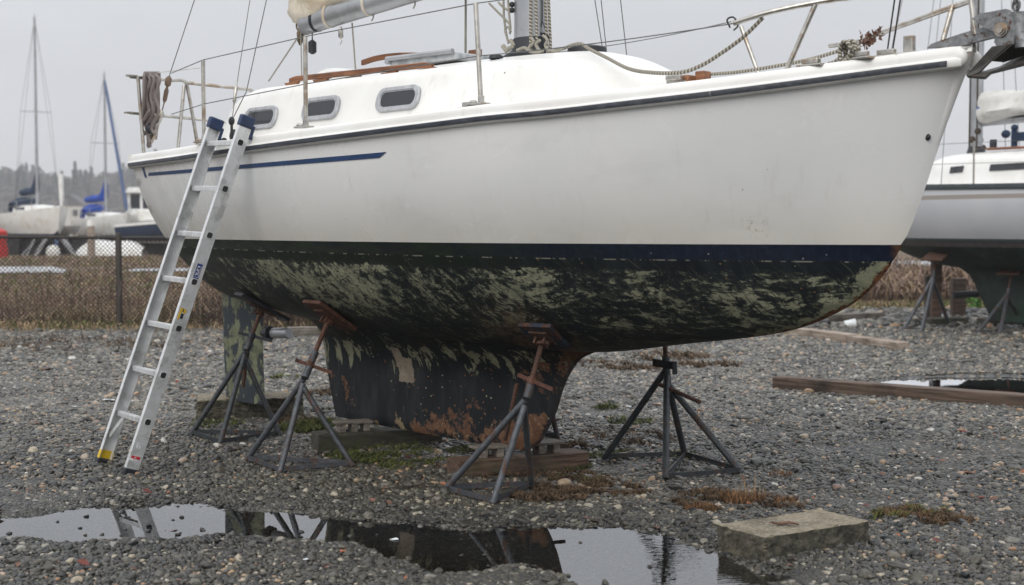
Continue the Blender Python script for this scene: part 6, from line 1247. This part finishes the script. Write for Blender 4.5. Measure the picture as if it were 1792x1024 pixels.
# motor cruiser with wheelhouse and a navy hulled boat behind the stern
P = at(232, 400, 76); mc = thing('motor_boat', 'white motor cruiser with boxy wheelhouse partly behind the stern', 'motor boat', (P[0] + .5, 77, .1), math.atan2(-.95, .3)); w = pchip([-3, 0, 2, 3], [1.2, 1.3, .8, .05]); s = pchip([-3, 0, 3], [1.7, 1.8, 2.2]); k_ = pchip([-3, 0, 2, 2.95, 3.01], [.7, .6, .8, 2.1, 2.3]); p_ = pchip([-3, 3], [2.2, 1.2])
hull_parts(mc, hull_fn(w, s, k_, p_), w, s, k_, list(np.linspace(-3, 3, 16)), 1.0, .9, ('white_paint', 'navy_cloth', 'dark_junk'), None, 5, 6)
mb = MB(); mb.grid([[(a, y * w(a), s(a)) for y in (-1, 0, 1)] for a in np.linspace(-3, 3, 10)]); mb.build('deck', 'deck_white', mc)
mb = MB(); mb.box((-.6, 0, 2.0), (2.6, 2.0, .7)); 
for x in (-1.8, -.6, .6):
    for y in (-.93, .93): mb.box((x, y, 2.75), (.12, .1, .9))
mb.box((.62, -.3, 2.75), (.06, .14, .9)); mb.build('wheelhouse', 'white_paint', mc, bevel=.02)
mb = MB(); mb.box((-.6, -.9, 2.75), (2.2, .03, .78)); mb.box((-.6, .9, 2.75), (2.2, .03, .78)); mb.box((.58, 0, 2.75), (.03, 1.7, .78)); mb.build('window', 'port_glass', mc)
mb = MB(); mb.box((-.6, 0, 3.26), (3.0, 2.3, .13)); mb.box((-.6, 0, 3.4), (2.4, 1.9, .2)); mb.tube([(-.9, 0, 3.5), (-1.0, 0, 4.4)], .03, 6); mb.build('roof', 'white_paint', mc, bevel=.03)
P = at(262, 400, 68); nb = thing('motor_boat', 'navy hulled boat with white deck line just left of the near stern', 'motor boat', (P[0] + .6, 69, .1), math.atan2(-.5, .9)); w = pchip([-2.6, 0, 2, 2.6], [.9, 1.05, .6, .05]); s = pchip([-2.6, 2.6], [1.45, 1.75]); k_ = pchip([-2.6, 0, 2, 2.55, 2.61], [.6, .5, .8, 1.7, 1.8])
hull_parts(nb, hull_fn(w, s, k_, p_), w, s, k_, list(np.linspace(-2.6, 2.6, 14)), .7, .6, ('navy_cloth', 'white_paint', 'dark_junk'), None, 5, 6); mb = MB(); mb.grid([[(a, y * (w(a) + .04), s(a) + .05) for y in (-1, 0, 1)] for a in np.linspace(-2.6, 2.6, 10)]); mb.grid([[(a, sg * (w(a) + .03), s(a) + dz) for sg, dz in ((-1, -.08), (-1, .05))] for a in np.linspace(-2.6, 2.6, 10)]); mb.build('deck', 'white_paint', nb); MB().box((-.4, 0, 1.95), (1.8, 1.3, .55)).build('cabin', 'white_paint', nb, bevel=.1)
# dark clutter, tank, dinghy tarp, trestles below the far boats
mb = MB(); r = np.random.default_rng(12)
for k in range(36): x = r.uniform(-29, -17); mb.box((x, 70.5 + r.uniform(-.8, 3), .35 + r.uniform(0, .35)), (r.uniform(.4, 1.6), .6, r.uniform(.4, 1.1)))
tag(mb.build('boatyard_clutter', 'dark_junk', None), 'dark jumble of trailers and gear under the far boats', 'clutter', kind='stuff')
mb = MB(); mb.box((0, 0, 0), (.01,) * 3); P = at(140, 430, 69.2)
tag(slab('tarpaulin_stack', 'dark grey covered stack between the far trestles and the wooden post', 'stack', [P[0] - .4, 69.2, 0], [P[0] + 1.0, 69.2, 0], 1, .95, 'dark_junk', rough=.03, zoff=.08))
for x0, x1 in ((62, 80), (131, 112)):
    a, b = at(x0, 449, 67), at(x1, 418, 67); a[2] = .1; tag(MB().bar(a, b, .16, .16).build('trestle_leg', 'spar_grey', None), 'grey slanting prop under the far boats, ' + ('leaning right' if x1 > x0 else 'leaning left'), 'prop', 'slanting props under the far boats')
P = at(99, 432, 67.5); tag(MB().tube([(P[0], 67.5, .1), (P[0], 67.5, .9)], .1, 8).build('prop_post', 'steel_blue_cloth', None, smooth=40), 'blue upright prop between the two slanting grey props', 'prop')
P = at(93, 444, 66); tag(MB().ball((P[0], 66, .32), .34, 12, 8, (1, .5, 1)).build('buoy', 'white_paint', None, smooth=60), 'white round buoy on the ground below the far boats', 'buoy')
P = at(176, 436, 68); mb = MB(); rows = []
for i in range(9): t = i / 8; rows.append([(P[0] - 1.0 + 3.1 * t, 68 + .6 * math.cos(q), .12 + max(0, math.sin(q)) * (.35 + .45 * math.sin(math.pi * t) + .12 * math.sin(9 * t))) for q in np.linspace(0, math.pi, 9)])
mb.grid(rows); tag(mb.build('upturned_dinghy', 'white_paint', None, smooth=50), 'white upturned dinghy lying behind the fence post', 'boat')
P = at(160, 450, 60); tag(MB().tube([(P[0], 60, .08), (P[0], 60, 1.45), (P[0] - .01, 60, 1.52)], [.17, .16, .15], 12).build('timber_pile', 'tan_timber', None, smooth=40), 'stout wooden post with pale cap beyond the fence', 'post')
mb = MB(); mb.tube([(P[0], 60, 1.53), (P[0], 60, 1.78)], [.19, .15], 12); tag(mb.build('pile_cap', 'white_paint', None, smooth=40), 'white bag over the top of the wooden post', 'cap')
P = at(-2, 447, 62); mb = MB(); rows = []
for z, r_ in ((.1, .34), (.5, .38), (.9, .30), (1.05, .36), (1.3, .34), (1.42, .15)): rows.append([(P[0] + r_ * math.cos(q) * (1 + .08 * math.sin(3 * q)), 62 + r_ * math.sin(q), z) for q in np.linspace(0, 2 * math.pi, 15)[:-1]])
mb.grid(rows, closed=True); mb.add([], [tuple(range(70, 84))]); tag(mb.build('red_drum', 'red_paint', None, smooth=50), 'red drum cut by the left edge of the view beyond the fence', 'drum')

# wooded hill in the mist
def hz_(x): return 1.75 * np.interp(x / 1.75, [-220, -145, -128, -110, -95, -60, 0, 120, 260], [8, 10, 11, 11.5, 13, 14, 9, 5, 4])
hx = np.linspace(-420, 500, 90); hv, hf = [], []
for x in hx:
    for t, yy in ((0, 556), (.45, 612), (.85, 674), (1, 752)): hv.append((x, yy, .15 + hz_(x) * t + 3.5 * t * math.sin(x * .04)))
for k in range(len(hx) - 1):
    for m in range(3): hf.append((k*4+m, (k+1)*4+m, (k+1)*4+m+1, k*4+m+1))
tag(MB().add(hv, hf).build('hill', 'field', None, smooth=60, recenter=False), kind='structure')
def hill_z(x, y): t = np.interp(y, [556, 612, 674, 752], [0, .45, .85, 1]); return .15 + float(hz_(x)) * t + 3.5 * t * math.sin(x * .04)
def crown_leaves(V, Fs, c, rad, h, n, r, conifer, ls):
    for _ in range(n):
        t = r.random()
        if conifer: q = (1 - t) * rad * r.uniform(.4, 1) * (.75 + .25 * math.sin(t * 40)); a = r.random() * 6.283; p = np.array([c[0] + q * math.cos(a), c[1] + q * math.sin(a), c[2] + h * (.1 + .9 * t) - q * .25])
        else:
            d = r.normal(size=3); d /= np.linalg.norm(d); q = r.random() ** .4; p = np.array([c[0] + d[0]*rad*q, c[1] + d[1]*rad*q, c[2] + h*.6 + d[2]*h*.42*q])
        u = r.normal(size=3); u /= np.linalg.norm(u); w = np.cross(u, r.normal(size=3)); w /= np.linalg.norm(w); b = len(V); s_ = ls * r.uniform(.5, 1.3); V += [tuple(p - u*s_), tuple(p + w*s_*.45), tuple(p + u*s_), tuple(p - w*s_*.45)]; Fs.append((b, b+1, b+2, b+3))
r = np.random.default_rng(77); Vs = {'needle': ([], []), 'bare_twig': ([], [])}; VT, FT = [], []
for k in range(640):
    x = r.uniform(-300, -105) if k < 430 else r.uniform(-105, 440); y = r.uniform(560, 700); z = hill_z(x, y); con = r.random() < .33; h = r.uniform(8, 13.5) * (1.25 if con else 1); V, Fs = Vs['needle' if con else 'bare_twig']; crown_leaves(V, Fs, (x, y, z), h * (.2 if con else .38), h, 170, r, con, 1.2 if con else 1.35); b = len(VT); VT += [(x - .12, y, z), (x + .12, y, z), (x + .05, y, z + h * .8), (x - .05, y, z + h * .8)]; FT.append((b, b+1, b+2, b+3))
tag(big_mesh('woods', np.array(Vs['needle'][0]), np.array(Vs['needle'][1]), 'needle'), 'misty evergreen woods on the far hill', 'woods', kind='stuff'); tag(big_mesh('woods', np.array(Vs['bare_twig'][0]), np.array(Vs['bare_twig'][1]), 'bare_twig'), 'misty leafless woods on the far hill', 'woods', kind='stuff'); tag(big_mesh('woods', np.array(VT), np.array(FT), 'bark'), 'trunks of the misty woods on the far hill', 'woods', kind='stuff')
def conifer(x, ytop, Yd, wpx, label, seed):
    p = at(x, ytop, Yd); zb_ = hill_z(p[0], Yd) if Yd > 556 else .2; rt = thing('conifer', label, 'tree', (p[0], Yd, zb_), 0, 'pointed evergreens standing above the misty woods'); V, Fs = [], []; r = np.random.default_rng(seed); h = p[2] - zb_; crown_leaves(V, Fs, (0, 0, 0), wpx * Yd / F, h, 900, r, True, .72); MB().add(V, Fs).build('crown', 'needle', rt); MB().tube([(0, 0, -.5), (0, 0, h * .95)], [.5, .05], 6).build('trunk', 'bark', rt)
conifer(131, 283, 568, 24, 'tallest pointed evergreen above the misty woods, left of the blue jib', 1); conifer(42, 303, 577, 15, 'pointed evergreen rising just left of the tallest far mast', 2); conifer(108, 300, 586, 15, 'narrow evergreen just left of the tallest pointed one', 3); conifer(232, 283, 603, 22, 'wide evergreen crown right of the blue jib', 4); conifer(150, 298, 595, 14, 'smaller evergreen right beside the tallest pointed one', 5); conifer(272, 262, 603, 24, 'evergreen half hidden by the near stern', 6)
P = at(128, 356, 300); h_ = thing('house', 'pale house faint in the mist below the woods', 'house', (P[0], 300, .2)); MB().box((0, 0, 2.8), (5.5, 5, 5.6)).build('wall', 'tan_siding', h_)
mb = MB(); mb.prism([(-3.2, 0), (3.2, 0), (0, 2.3)], (1, 0, 0), (0, 0, 1), (0, 0, 5.6), (0, 1, 0), 5.6); mb.build('roof', 'grey_roof', h_); mb = MB(); mb.box((-1.2, -2.52, 4), (1, .05, 1.3)); mb.box((1.2, -2.52, 4), (1, .05, 1.3)); mb.build('window', 'port_glass', h_)

# ------------------------------------------------------------------ air, sky, light, camera
HZ = True
if HZ:
    mb = MB(); mb.box((20, 385, 34), (1100, 830, 72)); hz = mb.build('haze', None if False else 'water', None, recenter=False); hz.data.materials.clear()
    m = bpy.data.materials.new('haze_air'); m.use_nodes = True; t = m.node_tree; t.nodes.clear(); pv = t.nodes.new('ShaderNodeVolumePrincipled'); pv.inputs['Color'].default_value = (.93, .95, 1, 1); pv.inputs['Density'].default_value = .00062; pv.inputs['Anisotropy'].default_value = .0; ou = t.nodes.new('ShaderNodeOutputMaterial'); t.links.new(pv.outputs[0], ou.inputs['Volume']); hz.data.materials.append(m); tag(hz, 'thin grey winter mist over the yard and hill', 'haze', kind='stuff')
wd = bpy.data.worlds.new('World'); SC.world = wd; wd.use_nodes = True; nt = wd.node_tree; nt.nodes.clear(); NW = lambda k: nt.nodes.new(k); LK = nt.links.new
sky = NW('ShaderNodeTexSky'); sky.sky_type = 'NISHITA'; sky.sun_disc = False; sky.sun_elevation = R(36); sky.sun_rotation = R(205); sky.air_density = 1.5; sky.dust_density = 5
tc = NW('ShaderNodeTexCoord'); sx = NW('ShaderNodeSeparateXYZ'); LK(tc.outputs['Generated'], sx.inputs[0])
cr = NW('ShaderNodeValToRGB'); LK(sx.outputs[2], cr.inputs[0]); els = [(0.0, (6.2, 6.3, 6.5)), (.12, (6.1, 6.25, 6.55)), (.3, (7.6, 7.85, 8.25)), (.6, (11.5, 11.8, 12.3)), (1.0, (15, 15.3, 15.8))]
while len(cr.color_ramp.elements) < 5: cr.color_ramp.elements.new(.5)
for e, (p, c) in zip(cr.color_ramp.elements, els): e.position = p; e.color = (*[q / 20 for q in c], 1)
mp_ = NW('ShaderNodeMapping'); mp_.inputs['Scale'].default_value = (1, 1, 2.6); LK(tc.outputs['Generated'], mp_.inputs[0]); cn = NW('ShaderNodeTexNoise'); cn.inputs['Scale'].default_value = 2.2; cn.inputs['Detail'].default_value = 6; cn.inputs['Roughness'].default_value = .5; LK(mp_.outputs[0], cn.inputs['Vector'])
ma = NW('ShaderNodeMath'); ma.operation = 'MULTIPLY_ADD'; ma.inputs[1].default_value = .62; ma.inputs[2].default_value = .69; LK(cn.outputs[0], ma.inputs[0]); m20 = NW('ShaderNodeMath'); m20.operation = 'MULTIPLY'; m20.inputs[1].default_value = 20; LK(ma.outputs[0], m20.inputs[0])
vs = NW('ShaderNodeVectorMath'); vs.operation = 'SCALE'; LK(cr.outputs[0], vs.inputs[0]); LK(m20.outputs[0], vs.inputs['Scale'])
mx = NW('ShaderNodeMix'); mx.data_type = 'RGBA'; mx.inputs[0].default_value = .95; LK(sky.outputs[0], mx.inputs[6]); LK(vs.outputs[0], mx.inputs[7])
bg = NW('ShaderNodeBackground'); bg.inputs['Strength'].default_value = .1; LK(mx.outputs[2], bg.inputs[0]); wo = NW('ShaderNodeOutputWorld'); LK(bg.outputs[0], wo.inputs[0])
sun = bpy.data.lights.new('sun', 'SUN'); sun.energy = 1.15; sun.angle = R(40); sun.color = (1, .96, .9); so = bpy.data.objects.new('sun', sun); COL.objects.link(so)
el, rz = R(36), R(205); sd_ = Vector((math.sin(rz) * math.cos(el), math.cos(rz) * math.cos(el), math.sin(el))); so.rotation_euler = sd_.to_track_quat('Z', 'Y').to_euler()
cam = bpy.data.cameras.new('camera'); co = bpy.data.objects.new('camera', cam); COL.objects.link(co); co.location = (0, 0, H); co.rotation_euler = (math.pi / 2 - TH, 0, 0)
cam.sensor_width = 36; cam.lens = F / 1792 * 36; cam.clip_start = .1; cam.clip_end = 4000; cam.dof.use_dof = True; cam.dof.focus_distance = 8.6; cam.dof.aperture_fstop = 2.6
SC.camera = co
SC.view_settings.view_transform = 'Standard'; SC.view_settings.look = 'None'; SC.view_settings.exposure = .1; SC.view_settings.gamma = 1
SC.render.engine = 'CYCLES'; SC.cycles.use_denoising = True; SC.cycles.max_bounces = 8; SC.cycles.transparent_max_bounces = 12; SC.cycles.volume_bounces = 1; SC.cycles.caustics_reflective = False; SC.cycles.caustics_refractive = False
